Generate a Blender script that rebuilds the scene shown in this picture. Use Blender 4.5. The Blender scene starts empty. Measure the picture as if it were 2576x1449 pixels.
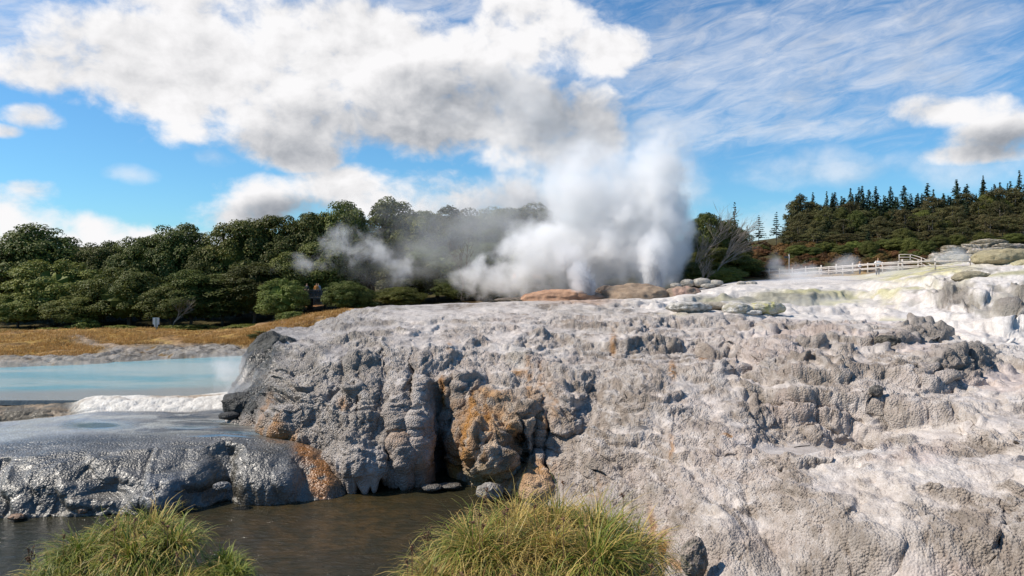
import bpy, math, random
import numpy as np
from mathutils import Vector, Matrix
STEAM = True
random.seed(7); RNG = np.random.default_rng(7)
sc = bpy.context.scene; COL = sc.collection
F = 1860.0; CX = 1288.0; HY = 690.0; CZ = 10.0       # photograph measured on a 2576 x 1449 grid; camera 10 m above the river

def P(X, Y, D):
    "point seen at (X, Y) of the measured photograph, D metres in front of the camera"
    return ((X-CX)/F*D, D, CZ-(Y-HY)/F*D)

# ------------------------------------------------------------------ tagging
def tag(o, label=None, cat=None, group=None, kind=None):
    if label: o['label'] = label
    if cat: o['category'] = cat
    if group: o['group'] = group
    if kind: o['kind'] = kind
    return o
def link(o, parent=None):
    COL.objects.link(o)
    if parent: o.parent = parent
    return o
def empty(name, loc, rz=0.0):
    o = bpy.data.objects.new(name, None); o.location = loc; o.rotation_euler = (0, 0, rz); o.empty_display_size = .3
    return link(o)

# ------------------------------------------------------------------ numpy noise
def _h(ix, iy, iz, s):
    h = (ix.astype(np.uint32)*np.uint32(374761393) + iy.astype(np.uint32)*np.uint32(668265263)
         + iz.astype(np.uint32)*np.uint32(2147483647) + np.uint32(s*1013904223 & 0xffffffff))
    h ^= h >> np.uint32(13); h *= np.uint32(1274126177); h ^= h >> np.uint32(16); h *= np.uint32(2246822519); h ^= h >> np.uint32(13)
    return h
def _r(h): return (h & np.uint32(0xffffff)).astype(np.float32)/16777215.0
def vnoise(p, s=0):
    i = np.floor(p).astype(np.int64); f = (p-i).astype(np.float32); u = f*f*f*(f*(f*6-15)+10)
    out = 0
    for dx in (0, 1):
        wx = u[:, 0] if dx else 1-u[:, 0]
        for dy in (0, 1):
            wy = wx*(u[:, 1] if dy else 1-u[:, 1])
            for dz in (0, 1):
                w = wy*(u[:, 2] if dz else 1-u[:, 2])
                out = out + w*_r(_h(i[:, 0]+dx, i[:, 1]+dy, i[:, 2]+dz, s))
    return out
def fbm(p, o=4, s=0, g=.5):
    a = 1.; t = 0.; r = 0.
    for k in range(o):
        r = r + a*vnoise(p*(2.03**k)+k*17.3, s+k); t += a; a *= g
    return r/t
def worley(p, s=0):
    i = np.floor(p).astype(np.int64); f = (p-i).astype(np.float32)
    d = np.full(len(p), 9., np.float32)
    for dx in (-1, 0, 1):
        for dy in (-1, 0, 1):
            for dz in (-1, 0, 1):
                h = _h(i[:, 0]+dx, i[:, 1]+dy, i[:, 2]+dz, s)
                a = dx+_r(h)-f[:, 0]; b = dy+_r(h*np.uint32(2654435761)+np.uint32(11))-f[:, 1]; c = dz+_r(h*np.uint32(40503)+np.uint32(77) ^ (h >> np.uint32(9)))-f[:, 2]
                d = np.minimum(d, a*a+b*b+c*c)
    return np.sqrt(d)
def bump(p, s=0):
    "rounded knobs with sharp creases between"
    w = worley(p, s); return np.sqrt(np.clip(1-w*w*1.25, 0, 1))
def sstep(a, b, x):
    t = np.clip((x-a)/(b-a), 0, 1); return t*t*(3-2*t)
def lerp(a, b, t): return a+(b-a)*t
def blur(a, n, axis):
    if n < 1: return a
    k = np.hanning(2*n+3)[1:-1]; k /= k.sum()
    pad = [(0, 0)]*a.ndim; pad[axis] = (n, n)
    b = np.pad(a, pad, mode='edge'); out = np.zeros_like(a)
    for j, w in enumerate(k):
        sl = [slice(None)]*a.ndim; sl[axis] = slice(j, j+a.shape[axis]); out += w*b[tuple(sl)]
    return out

# ------------------------------------------------------------------ mesh helpers
def mesh_np(name, V, Q, mat, cols=None, smooth=True, parent=None, add=True, extra=None):
    me = bpy.data.meshes.new(name); V = np.asarray(V, np.float32); Q = np.asarray(Q, np.int32)
    me.vertices.add(len(V)); me.vertices.foreach_set('co', V.ravel())
    n = Q.shape[1]; me.loops.add(Q.size); me.loops.foreach_set('vertex_index', Q.ravel())
    me.polygons.add(len(Q)); me.polygons.foreach_set('loop_start', np.arange(0, Q.size, n, dtype=np.int32))
    me.polygons.foreach_set('use_smooth', np.full(len(Q), smooth))
    if cols is not None:
        a = me.color_attributes.new('Col', 'FLOAT_COLOR', 'POINT'); c = np.ones((len(V), 4), np.float32); c[:, :cols.shape[1]] = cols
        a.data.foreach_set('color', c.ravel())
    for k, v in (extra or {}).items():
        a = me.attributes.new(k, 'FLOAT', 'POINT'); a.data.foreach_set('value', np.asarray(v, np.float32))
    me.update(calc_edges=True); me.validate()
    if mat: me.materials.append(mat)
    o = bpy.data.objects.new(name, me)
    return link(o, parent) if add else o
def grid_faces(ny, nx):
    i = np.arange(ny*nx).reshape(ny, nx)
    return np.stack([i[:-1, :-1], i[:-1, 1:], i[1:, 1:], i[1:, :-1]], -1).reshape(-1, 4)
class MB:
    "collects boxes, bars, tubes and blobs into one mesh"
    def __init__(s): s.v = []; s.f = []
    def add(s, vs, fs):
        b = len(s.v); s.v += [tuple(v) for v in vs]; s.f += [tuple(b+i for i in f) for f in fs]; return s
    def box(s, c, d, rz=0, bev=.0):
        x, y, z = d[0]/2, d[1]/2, d[2]/2; ca, sa = math.cos(rz), math.sin(rz); vs = []
        for sx, sy, sz in ((-1,-1,-1),(1,-1,-1),(1,1,-1),(-1,1,-1),(-1,-1,1),(1,-1,1),(1,1,1),(-1,1,1)):
            a, b = sx*x, sy*y; vs.append((c[0]+a*ca-b*sa, c[1]+a*sa+b*ca, c[2]+sz*z))
        return s.add(vs, [(0,3,2,1),(4,5,6,7),(0,1,5,4),(1,2,6,5),(2,3,7,6),(3,0,4,7)])
    def tube(s, pts, rad, n=6):
        pts = [Vector(p) for p in pts]; rings = []; vs = []
        for i, p in enumerate(pts):
            t = (pts[min(i+1, len(pts)-1)]-pts[max(i-1, 0)]).normalized()
            a = t.cross(Vector((0, 0, 1)) if abs(t.z) < .9 else Vector((1, 0, 0))).normalized(); b = t.cross(a)
            r = rad[i] if hasattr(rad, '__len__') else rad
            for k in range(n):
                w = 2*math.pi*k/n; vs.append(p+a*(r*math.cos(w))+b*(r*math.sin(w)))
        fs = [(i*n+k, i*n+(k+1) % n, (i+1)*n+(k+1) % n, (i+1)*n+k) for i in range(len(pts)-1) for k in range(n)]
        fs += [tuple(range(n-1, -1, -1)), tuple(range((len(pts)-1)*n, len(pts)*n))]
        return s.add(vs, fs)
    def build(s, name, mat, parent=None, smooth=False):
        me = bpy.data.meshes.new(name); me.from_pydata(s.v, [], s.f); me.update()
        if smooth:
            for p in me.polygons: p.use_smooth = True
        if mat: me.materials.append(mat)
        return link(bpy.data.objects.new(name, me), parent)

# ------------------------------------------------------------------ node helper
class NT:
    def __init__(s, tree): s.t = tree; s.n = tree.nodes; s.l = tree.links
    def node(s, kind, ins=None, **kw):
        nd = s.n.new(kind)
        for k, v in kw.items(): setattr(nd, k, v)
        for k, v in (ins or {}).items(): s.put(nd.inputs[k], v)
        return nd
    def put(s, sock, v):
        if isinstance(v, bpy.types.NodeSocket): s.l.new(v, sock)
        elif isinstance(v, bpy.types.Node): s.l.new(v.outputs[0], sock)
        else: sock.default_value = v
    def m(s, op, a, b=0., c=0., clamp=False):
        nd = s.n.new('ShaderNodeMath'); nd.operation = op; nd.use_clamp = clamp
        for i, v in enumerate((a, b, c)):
            if i < len(nd.inputs): s.put(nd.inputs[i], v)
        return nd.outputs[0]
    def v(s, op, a, b=None, out=0):
        nd = s.n.new('ShaderNodeVectorMath'); nd.operation = op; s.put(nd.inputs[0], a)
        if b is not None: s.put(nd.inputs[3] if op == 'SCALE' else nd.inputs[1], b)
        return nd.outputs[1] if op in ('DOT_PRODUCT', 'LENGTH', 'DISTANCE') else nd.outputs[0]
    def noise(s, vec, scale, detail=4., rough=.5, dist=0., out=0):
        nd = s.node('ShaderNodeTexNoise', {'Vector': vec, 'Scale': scale, 'Detail': detail, 'Roughness': rough, 'Distortion': dist}); return nd.outputs[out]
    def ramp(s, x, a, b, lo=0., hi=1., kind='SMOOTHSTEP'):
        return s.node('ShaderNodeMapRange', {0: x, 1: a, 2: b, 3: lo, 4: hi}, interpolation_type=kind, clamp=True).outputs[0]
    def mix(s, f, a, b, blend='MIX'):
        nd = s.n.new('ShaderNodeMix'); nd.data_type = 'RGBA'; nd.blend_type = blend
        s.put(nd.inputs[0], f); s.put(nd.inputs[6], a); s.put(nd.inputs[7], b); return nd.outputs[2]
def C4(c): return (c[0], c[1], c[2], 1.)
def material(name):
    m = bpy.data.materials.new(name); m.use_nodes = True; nt = NT(m.node_tree)
    b = nt.n['Principled BSDF']; return m, nt, b
def plain(name, c, rough=.7, vary=.25, scale=6., spec=.4):
    m, t, b = material(name); co = t.node('ShaderNodeTexCoord').outputs['Object']
    f = t.noise(co, scale, 5., .6)
    t.put(b.inputs['Base Color'], t.mix(t.ramp(f, .3, .7), C4([x*(1-vary) for x in c]), C4([min(1, x*(1+vary)) for x in c])))
    b.inputs['Roughness'].default_value = rough; b.inputs['Specular IOR Level'].default_value = spec
    return m

# ------------------------------------------------------------------ materials
def m_sinter(name, bumpk=1., scl=1.):
    m, t, b = material(name); pos = t.node('ShaderNodeNewGeometry').outputs['Position']
    at = t.node('ShaderNodeAttribute', attribute_name='Col'); wet = t.node('ShaderNodeAttribute', attribute_name='wet').outputs['Fac']
    sm = t.node('ShaderNodeAttribute', attribute_name='smoothness').outputs['Fac']
    f1 = t.noise(pos, 2.3, 6., .62); f2 = t.noise(pos, 14., 5., .65)
    c = t.mix(t.ramp(f1, .3, .72), t.mix(1., at.outputs['Color'], (.82, .80, .78, 1), 'MULTIPLY'), t.mix(1., at.outputs['Color'], (1.14, 1.13, 1.12, 1), 'MULTIPLY'))
    c = t.mix(t.ramp(f2, .35, .68), t.mix(1., c, (.84, .82, .80, 1), 'MULTIPLY'), c)
    t.put(b.inputs['Base Color'], c)
    t.put(b.inputs['Roughness'], t.m('ADD', t.m('MULTIPLY', wet, -.5), t.m('ADD', .78, t.m('MULTIPLY', f2, .1))))
    t.put(b.inputs['Specular IOR Level'], t.m('ADD', .35, t.m('MULTIPLY', wet, .35)))
    vo = t.node('ShaderNodeTexVoronoi', {'Vector': pos, 'Scale': 13.*scl}, feature='F1').outputs['Distance']
    vo2 = t.node('ShaderNodeTexVoronoi', {'Vector': pos, 'Scale': 30.*scl}, feature='F1').outputs['Distance']
    n3 = t.noise(pos, 40., 4., .6)
    k = t.m('SUBTRACT', 1., t.m('MULTIPLY', sm, .8))
    h = t.m('ADD', t.m('MULTIPLY', t.m('MULTIPLY', vo, k), -.085*bumpk), t.m('MULTIPLY', t.m('MULTIPLY', vo2, k), -.02*bumpk))
    h = t.m('ADD', h, t.m('MULTIPLY', t.m('MULTIPLY', n3, k), .018))
    bp = t.node('ShaderNodeBump', {'Height': h, 'Distance': 1., 'Strength': .9}); t.put(b.inputs['Normal'], bp)
    return m
M = {}
M['sinter'] = m_sinter('sinter')
M['wet_sinter'] = m_sinter('wet_sinter', .5, .8)
_t = NT(M['wet_sinter'].node_tree); _b = _t.n['Principled BSDF']; _w = _t.node('ShaderNodeAttribute', attribute_name='wet').outputs['Fac']; _t.put(_b.inputs['Roughness'], _t.ramp(_w, .2, 1.42, .85, .05, 'LINEAR')); _t.put(_b.inputs['Specular IOR Level'], .6); _t.put(_b.inputs['Coat Weight'], _t.m('MULTIPLY', _w, .2)); _b.inputs['Coat Roughness'].default_value = .25
def m_ground():
    m, t, b = material('dry_bank'); pos = t.node('ShaderNodeNewGeometry').outputs['Position']
    at = t.node('ShaderNodeAttribute', attribute_name='Col').outputs['Color']
    f1 = t.noise(pos, 1.1, 7., .65); f2 = t.noise(pos, 7., 5., .7)
    c = t.mix(t.ramp(f1, .3, .7), t.mix(1., at, (.68, .66, .6, 1), 'MULTIPLY'), at)
    c = t.mix(t.ramp(f2, .35, .7), t.mix(1., c, (.72, .7, .66, 1), 'MULTIPLY'), c)
    t.put(b.inputs['Base Color'], c); b.inputs['Roughness'].default_value = .95; b.inputs['Specular IOR Level'].default_value = .15
    bp = t.node('ShaderNodeBump', {'Height': t.m('ADD', f1, t.m('MULTIPLY', f2, .5)), 'Distance': .35, 'Strength': .8}); t.put(b.inputs['Normal'], bp)
    return m
M['ground'] = m_ground()
def m_leaf(name, c1, c2, c3, size=.5):
    m, t, b = material(name); at = t.node('ShaderNodeAttribute', attribute_name='Col').outputs['Color']
    sp = t.node('ShaderNodeSeparateColor', {0: at}); oi = t.node('ShaderNodeObjectInfo').outputs['Random']
    c = t.mix(sp.outputs[0], C4(c1), C4(c2)); c = t.mix(t.m('MULTIPLY', sp.outputs[1], .85), c, C4(c3))
    hs = t.node('ShaderNodeHueSaturation', {'Hue': t.m('ADD', .480, t.m('MULTIPLY', t.m('FRACT', t.m('MULTIPLY', oi, 7.31)), .036)), 'Saturation': 1., 'Value': t.m('ADD', .62, t.m('MULTIPLY', oi, .76)), 'Fac': 1., 'Color': c})
    t.put(b.inputs['Base Color'], hs.outputs[0]); b.inputs['Roughness'].default_value = .6; b.inputs['Specular IOR Level'].default_value = .2
    tr = t.node('ShaderNodeBsdfTranslucent', {'Color': hs.outputs[0]}); mx = t.node('ShaderNodeMixShader', {0: .22})
    t.l.new(b.outputs[0], mx.inputs[1]); t.l.new(tr.outputs[0], mx.inputs[2]); t.l.new(mx.outputs[0], t.n['Material Output'].inputs[0])
    return m
M['leaf'] = m_leaf('broadleaf_foliage', (.055, .072, .013), (.125, .135, .027), (.24, .21, .09))
M['leaf_light'] = m_leaf('light_foliage', (.08, .105, .018), (.17, .185, .04), (.28, .25, .11))
M['leaf_conifer'] = m_leaf('conifer_foliage', (.018, .032, .016), (.035, .055, .025), (.06, .07, .03))
M['leaf_brown'] = m_leaf('brown_scrub_foliage', (.12, .065, .022), (.18, .10, .035), (.09, .09, .025))
M['leaf_gum'] = m_leaf('gum_foliage', (.06, .065, .022), (.12, .105, .04), (.16, .10, .04))
M['bark'] = plain('bark', (.10, .08, .06), .9); M['pale_bark'] = plain('pale_bark', (.24, .20, .16), .9)
M['wood_white'] = plain('pale_timber', (.55, .49, .44), .7, .08); M['wood_dark'] = plain('dark_timber', (.07, .075, .075), .8)
M['metal_grey'] = plain('sign_back', (.55, .56, .54), .5, .06); M['post_green'] = plain('post_green', (.20, .24, .20), .6)
M['skin'] = plain('skin', (.55, .33, .22), .6, .05); M['white_cloth'] = plain('white_cloth', (.78, .78, .80), .8, .04); M['dark_cloth'] = plain('dark_cloth', (.03, .035, .05), .8)
M['hair_blond'] = plain('hair_blond', (.42, .22, .08), .6); M['hair_brown'] = plain('hair_brown', (.16, .08, .035), .6); M['orange_cloth'] = plain('orange_cloth', (.55, .22, .05), .8); M['blue_cloth'] = plain('blue_cloth', (.35, .42, .5), .8)
M['stick'] = plain('stick', (.03, .025, .02), .9)

# ------------------------------------------------------------------ camera, light, sky
cam = bpy.data.cameras.new('camera'); cam.sensor_width = 36; cam.lens = 36*F/2576; cam.clip_end = 5000
cam.shift_y = (HY-724.5)/2576*1.0*1.0; cam.shift_y = -(724.5-HY)/2576
co = link(bpy.data.objects.new('camera', cam)); co.location = (0, 0, CZ); co.rotation_euler = (math.pi/2, 0, 0); sc.camera = co
SUN_AZ = math.radians(-92); SUN_EL = math.radians(47)        # azimuth from +y towards +x
sd = Vector((math.sin(SUN_AZ)*math.cos(SUN_EL), math.cos(SUN_AZ)*math.cos(SUN_EL), math.sin(SUN_EL)))
sl = bpy.data.lights.new('sun', 'SUN'); sl.energy = 5.0; sl.angle = math.radians(.53); sl.color = (1., .91, .79)
so = link(bpy.data.objects.new('sun', sl)); so.rotation_euler = sd.to_track_quat('Z', 'Y').to_euler(); so.location = sd*200
w = bpy.data.worlds.new('World'); sc.world = w; w.use_nodes = True; T = NT(w.node_tree); T.n.clear()
sky = T.node('ShaderNodeTexSky', sky_type='NISHITA', sun_disc=False, sun_elevation=SUN_EL, sun_rotation=SUN_AZ, altitude=300, air_density=1.0, dust_density=.4, ozone_density=2.2)
tc = T.node('ShaderNodeTexCoord').outputs['Generated']; sx = T.node('ShaderNodeSeparateXYZ', {0: tc})
az = T.m('ARCTAN2', sx.outputs[0], sx.outputs[1]); el = T.m('ARCSINE', sx.outputs[2])
pv = T.node('ShaderNodeCombineXYZ', {0: az, 1: el}).outputs[0]
def ae(X, Y):
    a = math.atan((X-CX)/F); return a, math.atan(-(Y-HY)/F*math.cos(a))
def field(blobs, base=None):
    acc = base
    for X, Y, rx, ry in blobs:
        a, e = ae(X, Y); q = T.v('SUBTRACT', pv, (a, e, 0)); q = T.v('MULTIPLY', q, (F/rx/1.0*math.sqrt(1), F/ry, 0))
        d = T.m('SUBTRACT', 1., T.v('DOT_PRODUCT', q, q)); acc = d if acc is None else T.m('SMOOTH_MAX', acc, d, .35)
    return acc
warp = T.v('SCALE', T.v('SUBTRACT', T.node('ShaderNodeTexNoise', {'Vector': pv, 'Scale': 14., 'Detail': 3.}).outputs[1], (.5, .5, .5)), .03)
pw = T.v('ADD', pv, warp)
def cl(vec): return T.noise(T.v('MULTIPLY', vec, (1., 1.3, 1.)), 10., 10., .58)
n0 = cl(pw); n1 = cl(T.v('ADD', pw, (-.012, .016, 0))); nbig = T.noise(pv, 5., 3., .5); nb0 = T.noise(pw, 5., 3., .45); nb1 = T.noise(T.v('ADD', pw, (-.03, .05, 0)), 5., 3., .45)
big = field([(560, 190, 420, 170), (1000, 250, 420, 150), (850, 100, 420, 130), (120, 165, 130, 70), (330, 130, 270, 120), (640, 130, 330, 190), (520, 15, 260, 60), (430, 245, 160, 70), (700, 330, 170, 95), (760, 390, 110, 50), (930, 180, 300, 200), (1120, 210, 260, 150), (1280, 290, 250, 150), (1330, 70, 190, 130), (1500, 130, 150, 70), (1420, 340, 180, 140)])
low = field([(640, 520, 135, 80), (880, 490, 190, 75), (1090, 500, 240, 75), (1300, 540, 260, 110), (210, 590, 85, 55), (20, 570, 130, 95), (340, 620, 190, 50), (90, 480, 70, 28), (500, 610, 130, 28), (88, 295, 62, 32), (15, 330, 45, 16), (2400, 275, 120, 45), (2530, 330, 130, 55), (2470, 385, 120, 30), (1000, 520, 420, 60)])
thin = field([(1900, 600, 400, 75), (2080, 430, 260, 45), (1650, 470, 200, 90), (340, 440, 60, 22), (540, 400, 50, 25), (2450, 420, 150, 60), (2080, 400, 80, 50), (1720, 330, 110, 40)])
cir = field([(1850, 170, 520, 190), (2050, 330, 220, 35), (2300, 130, 250, 150), (100, 60, 220, 100), (1150, 15, 350, 35), (1750, 320, 250, 60)])
k0 = T.m('SUBTRACT', n0, .5)
dbig = T.m('ADD', T.m('MAXIMUM', T.m('MINIMUM', big, .8), -1.5), T.m('MULTIPLY', k0, 2.9)); dlow = T.m('ADD', T.m('MAXIMUM', low, -1.5), T.m('MULTIPLY', k0, 4.6))
dd = T.m('MAXIMUM', dbig, dlow); a1 = T.m('MAXIMUM', T.ramp(dbig, .0, .7), T.ramp(dlow, -.15, 1.1))
at_ = T.m('MULTIPLY', T.ramp(T.m('ADD', T.m('MAXIMUM', thin, -1.5), T.m('MULTIPLY', k0, 5.)), -.3, 2.2), .6)
rot = T.node('ShaderNodeVectorRotate', {'Vector': pv, 'Angle': math.radians(-12)}, rotation_type='Z_AXIS').outputs[0]
nc = T.noise(T.v('MULTIPLY', rot, (1., 3.6, 1.)), 14., 8., .66, .6)
ac = T.m('MULTIPLY', T.ramp(T.m('ADD', T.m('MAXIMUM', cir, -1.), T.m('MULTIPLY', T.m('SUBTRACT', nc, .5), 4.)), -.5, 2.), .62)
alpha = T.m('MAXIMUM', a1, T.m('MAXIMUM', at_, ac))
relief = T.m('ADD', T.m('MULTIPLY', T.m('SUBTRACT', n0, n1), 1.2), T.m('MULTIPLY', T.m('SUBTRACT', nb0, nb1), .9))
dark = T.m('MAXIMUM', field([(760, 385, 210, 70), (950, 330, 330, 100), (1150, 250, 280, 100), (1420, 310, 220, 130), (1300, 560, 300, 120), (700, 545, 200, 60), (2520, 360, 160, 50)]), 0.)
lum = T.m('SUBTRACT', T.m('ADD', .96, relief), T.m('MULTIPLY', dark, T.m('ADD', .26, T.m('MULTIPLY', nbig, .55))))
edge = T.ramp(dd, .2, 1.8); lum = T.m('ADD', lum, T.m('MULTIPLY', edge, -.05)); lum = T.ramp(lum, .30, 1.0, .52, 1.0, 'LINEAR')
ccol = T.mix(T.ramp(lum, .35, .95), (.56, .62, .72, 1), (1., .99, 1., 1))
ccol = T.mix(1., ccol, T.node('ShaderNodeCombineXYZ', {0: lum, 1: lum, 2: lum}).outputs[0], 'MULTIPLY')
ccol = T.v('SCALE', ccol, 8.3)
skyc = T.mix(1., sky.outputs[0], (.56, .97, 1.22, 1), 'MULTIPLY')
fin = T.mix(alpha, skyc, ccol)
bg = T.node('ShaderNodeBackground', {'Color': fin, 'Strength': .1}); wo = T.node('ShaderNodeOutputWorld', {0: bg.outputs[0]})
w.cycles.sampling_method = 'MANUAL'; w.cycles.sample_map_resolution = 512
sc.view_settings.view_transform = 'Standard'; sc.view_settings.look = 'None'; sc.view_settings.exposure = .22; sc.view_settings.gamma = 1
sc.render.engine = 'CYCLES'; cy = sc.cycles; cy.use_denoising = True; cy.denoiser = 'OPENIMAGEDENOISE'
cy.max_bounces = 8; cy.diffuse_bounces = 3; cy.glossy_bounces = 2; cy.transmission_bounces = 3; cy.volume_bounces = 7; cy.transparent_max_bounces = 12
cy.volume_step_rate = 1.; cy.volume_max_steps = 128; cy.sample_clamp_indirect = 4.

# ------------------------------------------------------------------ terrain sheets
class Sheet:
    """surface drawn from surveyed cross-sections: for each bearing, a profile of (height line, distance) points"""
    def __init__(s, table, seg, dx, x0=None, x1=None, bx=12, by=6):
        xs = sorted(table); A = np.array([table[x] for x in xs], float)        # cols, rows, 2
        x0 = x0 if x0 is not None else xs[0]; x1 = x1 if x1 is not None else xs[-1]
        X = np.arange(x0, x1+.1, dx); rows = A.shape[1]
        G = np.stack([[np.interp(X, xs, A[:, r, k]) for k in range(2)] for r in range(rows)], 0)   # rows, 2, nx
        t = np.concatenate([np.linspace(i, i+1, n, endpoint=False) for i, n in enumerate(seg)]+[[rows-1]])
        i = np.clip(np.floor(t).astype(int), 0, rows-2); f = (t-i)[:, None, None]
        H = G[i]*(1-f)+G[i+1]*f                                                # nt, 2, nx
        H = blur(blur(H, bx, 2), by, 0)
        s.X = np.broadcast_to(X, H[:, 0].shape).copy(); s.Y = H[:, 0]; s.D = H[:, 1]; s.t = t
        s.nt, s.nx = s.Y.shape
        s.base()
    def base(s):
        s.V = np.stack([(s.X-CX)/F*s.D, s.D, CZ-(s.Y-HY)/F*s.D], -1)
    def normals(s, V):
        a = np.gradient(V, axis=1); b = np.gradient(V, axis=0); n = np.cross(a, b)
        n /= np.linalg.norm(n, axis=-1, keepdims=True)+1e-9
        return n
    def push(s, feats):
        "local buttresses and hollows: (X, Y, rx, ry, amount towards the river, sharpness)"
        for (X, Y, rx, ry, a, p) in feats:
            r = np.sqrt(((s.X-X)/rx)**2+((s.Y-Y)/ry)**2); s.V[..., 1] -= a*np.exp(-r**p)
    def g(s, X, Y, rx, ry, p=2., rot=0.):
        c, q = math.cos(rot), math.sin(rot); u = (s.X-X)*c+(s.Y-Y)*q; v = -(s.X-X)*q+(s.Y-Y)*c
        return np.exp(-(np.sqrt((u/rx)**2+(v/ry)**2))**p)
def paint(col, c, w):
    w = np.clip(w, 0, 1)[..., None]; return col*(1-w)+np.array(c)*w

# rows: 0 base, 1 inner foot, 2 lip, 3-7 face, 8 rim, 9 shelf, 10 shelf back, 11 ledge, 12 flat, 13 far edge, 14 behind
TB = {
 545: [(1080,40),(1072,40),(1066,40.5),(1064,41),(1062,42),(1060,43),(1059,44),(1058,45),(1058,46),(1058,47),(1058,48),(1060,49),(1062,50),(1064,51),(1080,52)],
 600: [(1110,38.5),(1085,38.6),(1062,38.5),(1050,39),(1040,39.5),(1030,40),(1018,41),(1005,42),(990,43),(985,44),(985,45),(990,46),(1000,47),(1020,48),(1040,50)],
 640: [(1120,37.5),(1095,37.6),(1072,37.5),(1050,38.2),(1020,39.2),(985,40.5),(950,42),(905,43.5),(872,45.5),(868,47),(872,49),(885,51),(900,53),(915,55),(940,57)],
 700: [(1150,36.5),(1120,36.5),(1095,36.3),(1055,36.9),(1010,37.6),(965,38.6),(920,40.3),(870,43.5),(840,48),(833,51),(838,53),(850,56),(870,59),(885,62),(900,66)],
 800: [(1230,35.6),(1200,35.4),(1180,34.8),(1130,35.3),(1060,36.1),(990,37.2),(920,39.2),(870,42.8),(835,49.5),(822,53),(824,56),(832,60),(845,64),(860,68),(880,72)],
 860: [(1190,39.5),(1172,39),(1196,34.4),(1145,34.7),(1070,35.7),(980,37.2),(900,39.8),(850,44),(810,51.5),(796,55.5),(798,59),(806,63),(820,67),(835,71),(850,75)],
 920: [(1188,39.5),(1166,39),(1186,34.6),(1135,34.9),(1060,35.8),(970,37.4),(890,40.4),(830,45.5),(790,54),(773,58),(775,62),(782,66),(795,70),(805,74),(820,80)],
 1030: [(1188,39.5),(1166,39.2),(1186,35.1),(1128,35.4),(1050,36.2),(960,37.8),(880,41),(820,46.5),(785,54),(767,58.5),(768,62),(774,66),(780,70),(790,76),(800,84)],
 1110: [(1185,39.5),(1176,39.3),(1190,36.6),(1130,36.8),(1050,37.3),(960,38.5),(880,41.5),(820,47),(783,54.5),(764,59),(765,62),(769,66),(774,70),(780,76),(790,84)],
 1200: [(1260,35),(1235,35.2),(1200,35.9),(1130,36.5),(1050,37.3),(960,38.7),(880,41.8),(820,47.2),(782,54.5),(762,59.5),(762,62),(766,66),(769,70),(774,76),(784,84)],
 1380: [(1290,32.5),(1262,32.6),(1230,33.4),(1160,34.3),(1080,35.5),(980,37.6),(890,41.6),(825,47.6),(780,55),(758,60),(757,63),(759,66),(761,70),(764,76),(775,84)],
 1520: [(1380,28.5),(1330,28.8),(1260,30.7),(1170,32.2),(1080,34.2),(985,37),(900,41),(830,47),(782,54.5),(758,60),(754,64),(754,67),(755,72),(757,76),(770,84)],
 1680: [(1520,23.5),(1470,24),(1380,25.6),(1260,28.2),(1140,31),(1030,34.6),(925,39.4),(846,46),(795,52.5),(768,57),(756,62),(748,66),(745,72),(742,78),(750,90)],
 1850: [(1540,21.8),(1480,22.2),(1370,23.8),(1240,26.6),(1130,30),(1030,34),(925,39),(850,45.5),(800,51),(786,55),(770,60),(735,64),(718,70),(708,80),(720,95)],
 2000: [(1540,21.4),(1480,21.8),(1350,23.4),(1220,26.0),(1138,28.6),(1112,32),(960,34.8),(868,40),(818,48),(798,54),(772,59.5),(728,64.5),(712,72),(698,84),(712,100)],
 2150: [(1540,20.8),(1480,21.2),(1350,22.6),(1220,25.0),(1140,28),(1108,32.4),(940,35.4),(862,40.4),(822,47.5),(800,53.5),(778,59),(742,64),(715,70),(692,82),(706,100)],
 2300: [(1540,20.2),(1480,20.5),(1350,21.6),(1220,23.7),(1150,26.3),(1098,30.6),(960,34),(868,39.4),(838,46),(806,51),(780,55),(724,60),(688,65),(672,76),(690,100)],
 2450: [(1540,19.6),(1480,19.9),(1350,21),(1230,22.9),(1140,25.6),(1075,29),(985,33),(905,38.5),(880,43.5),(850,47),(780,51),(700,57),(668,63),(652,74),(680,100)],
 2600: [(1540,19),(1480,19.3),(1350,20.3),(1240,22),(1140,24.8),(1065,28),(985,32),(925,36.5),(892,42),(862,46),(770,50),(692,56),(650,63),(640,74),(670,100)],
 3100: [(1540,18),(1480,18.3),(1350,19.3),(1240,21),(1140,23.8),(1055,27),(970,31),(900,35.5),(860,41),(830,45),(740,49),(660,55),(620,63),(610,74),(650,100)],
}
Q = 1.0
S = Sheet(TB, [6, 10, 40, 46, 50, 56, 56, 46, 34, 22, 24, 26, 22, 14], 2.2/Q, bx=16, by=5)
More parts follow.
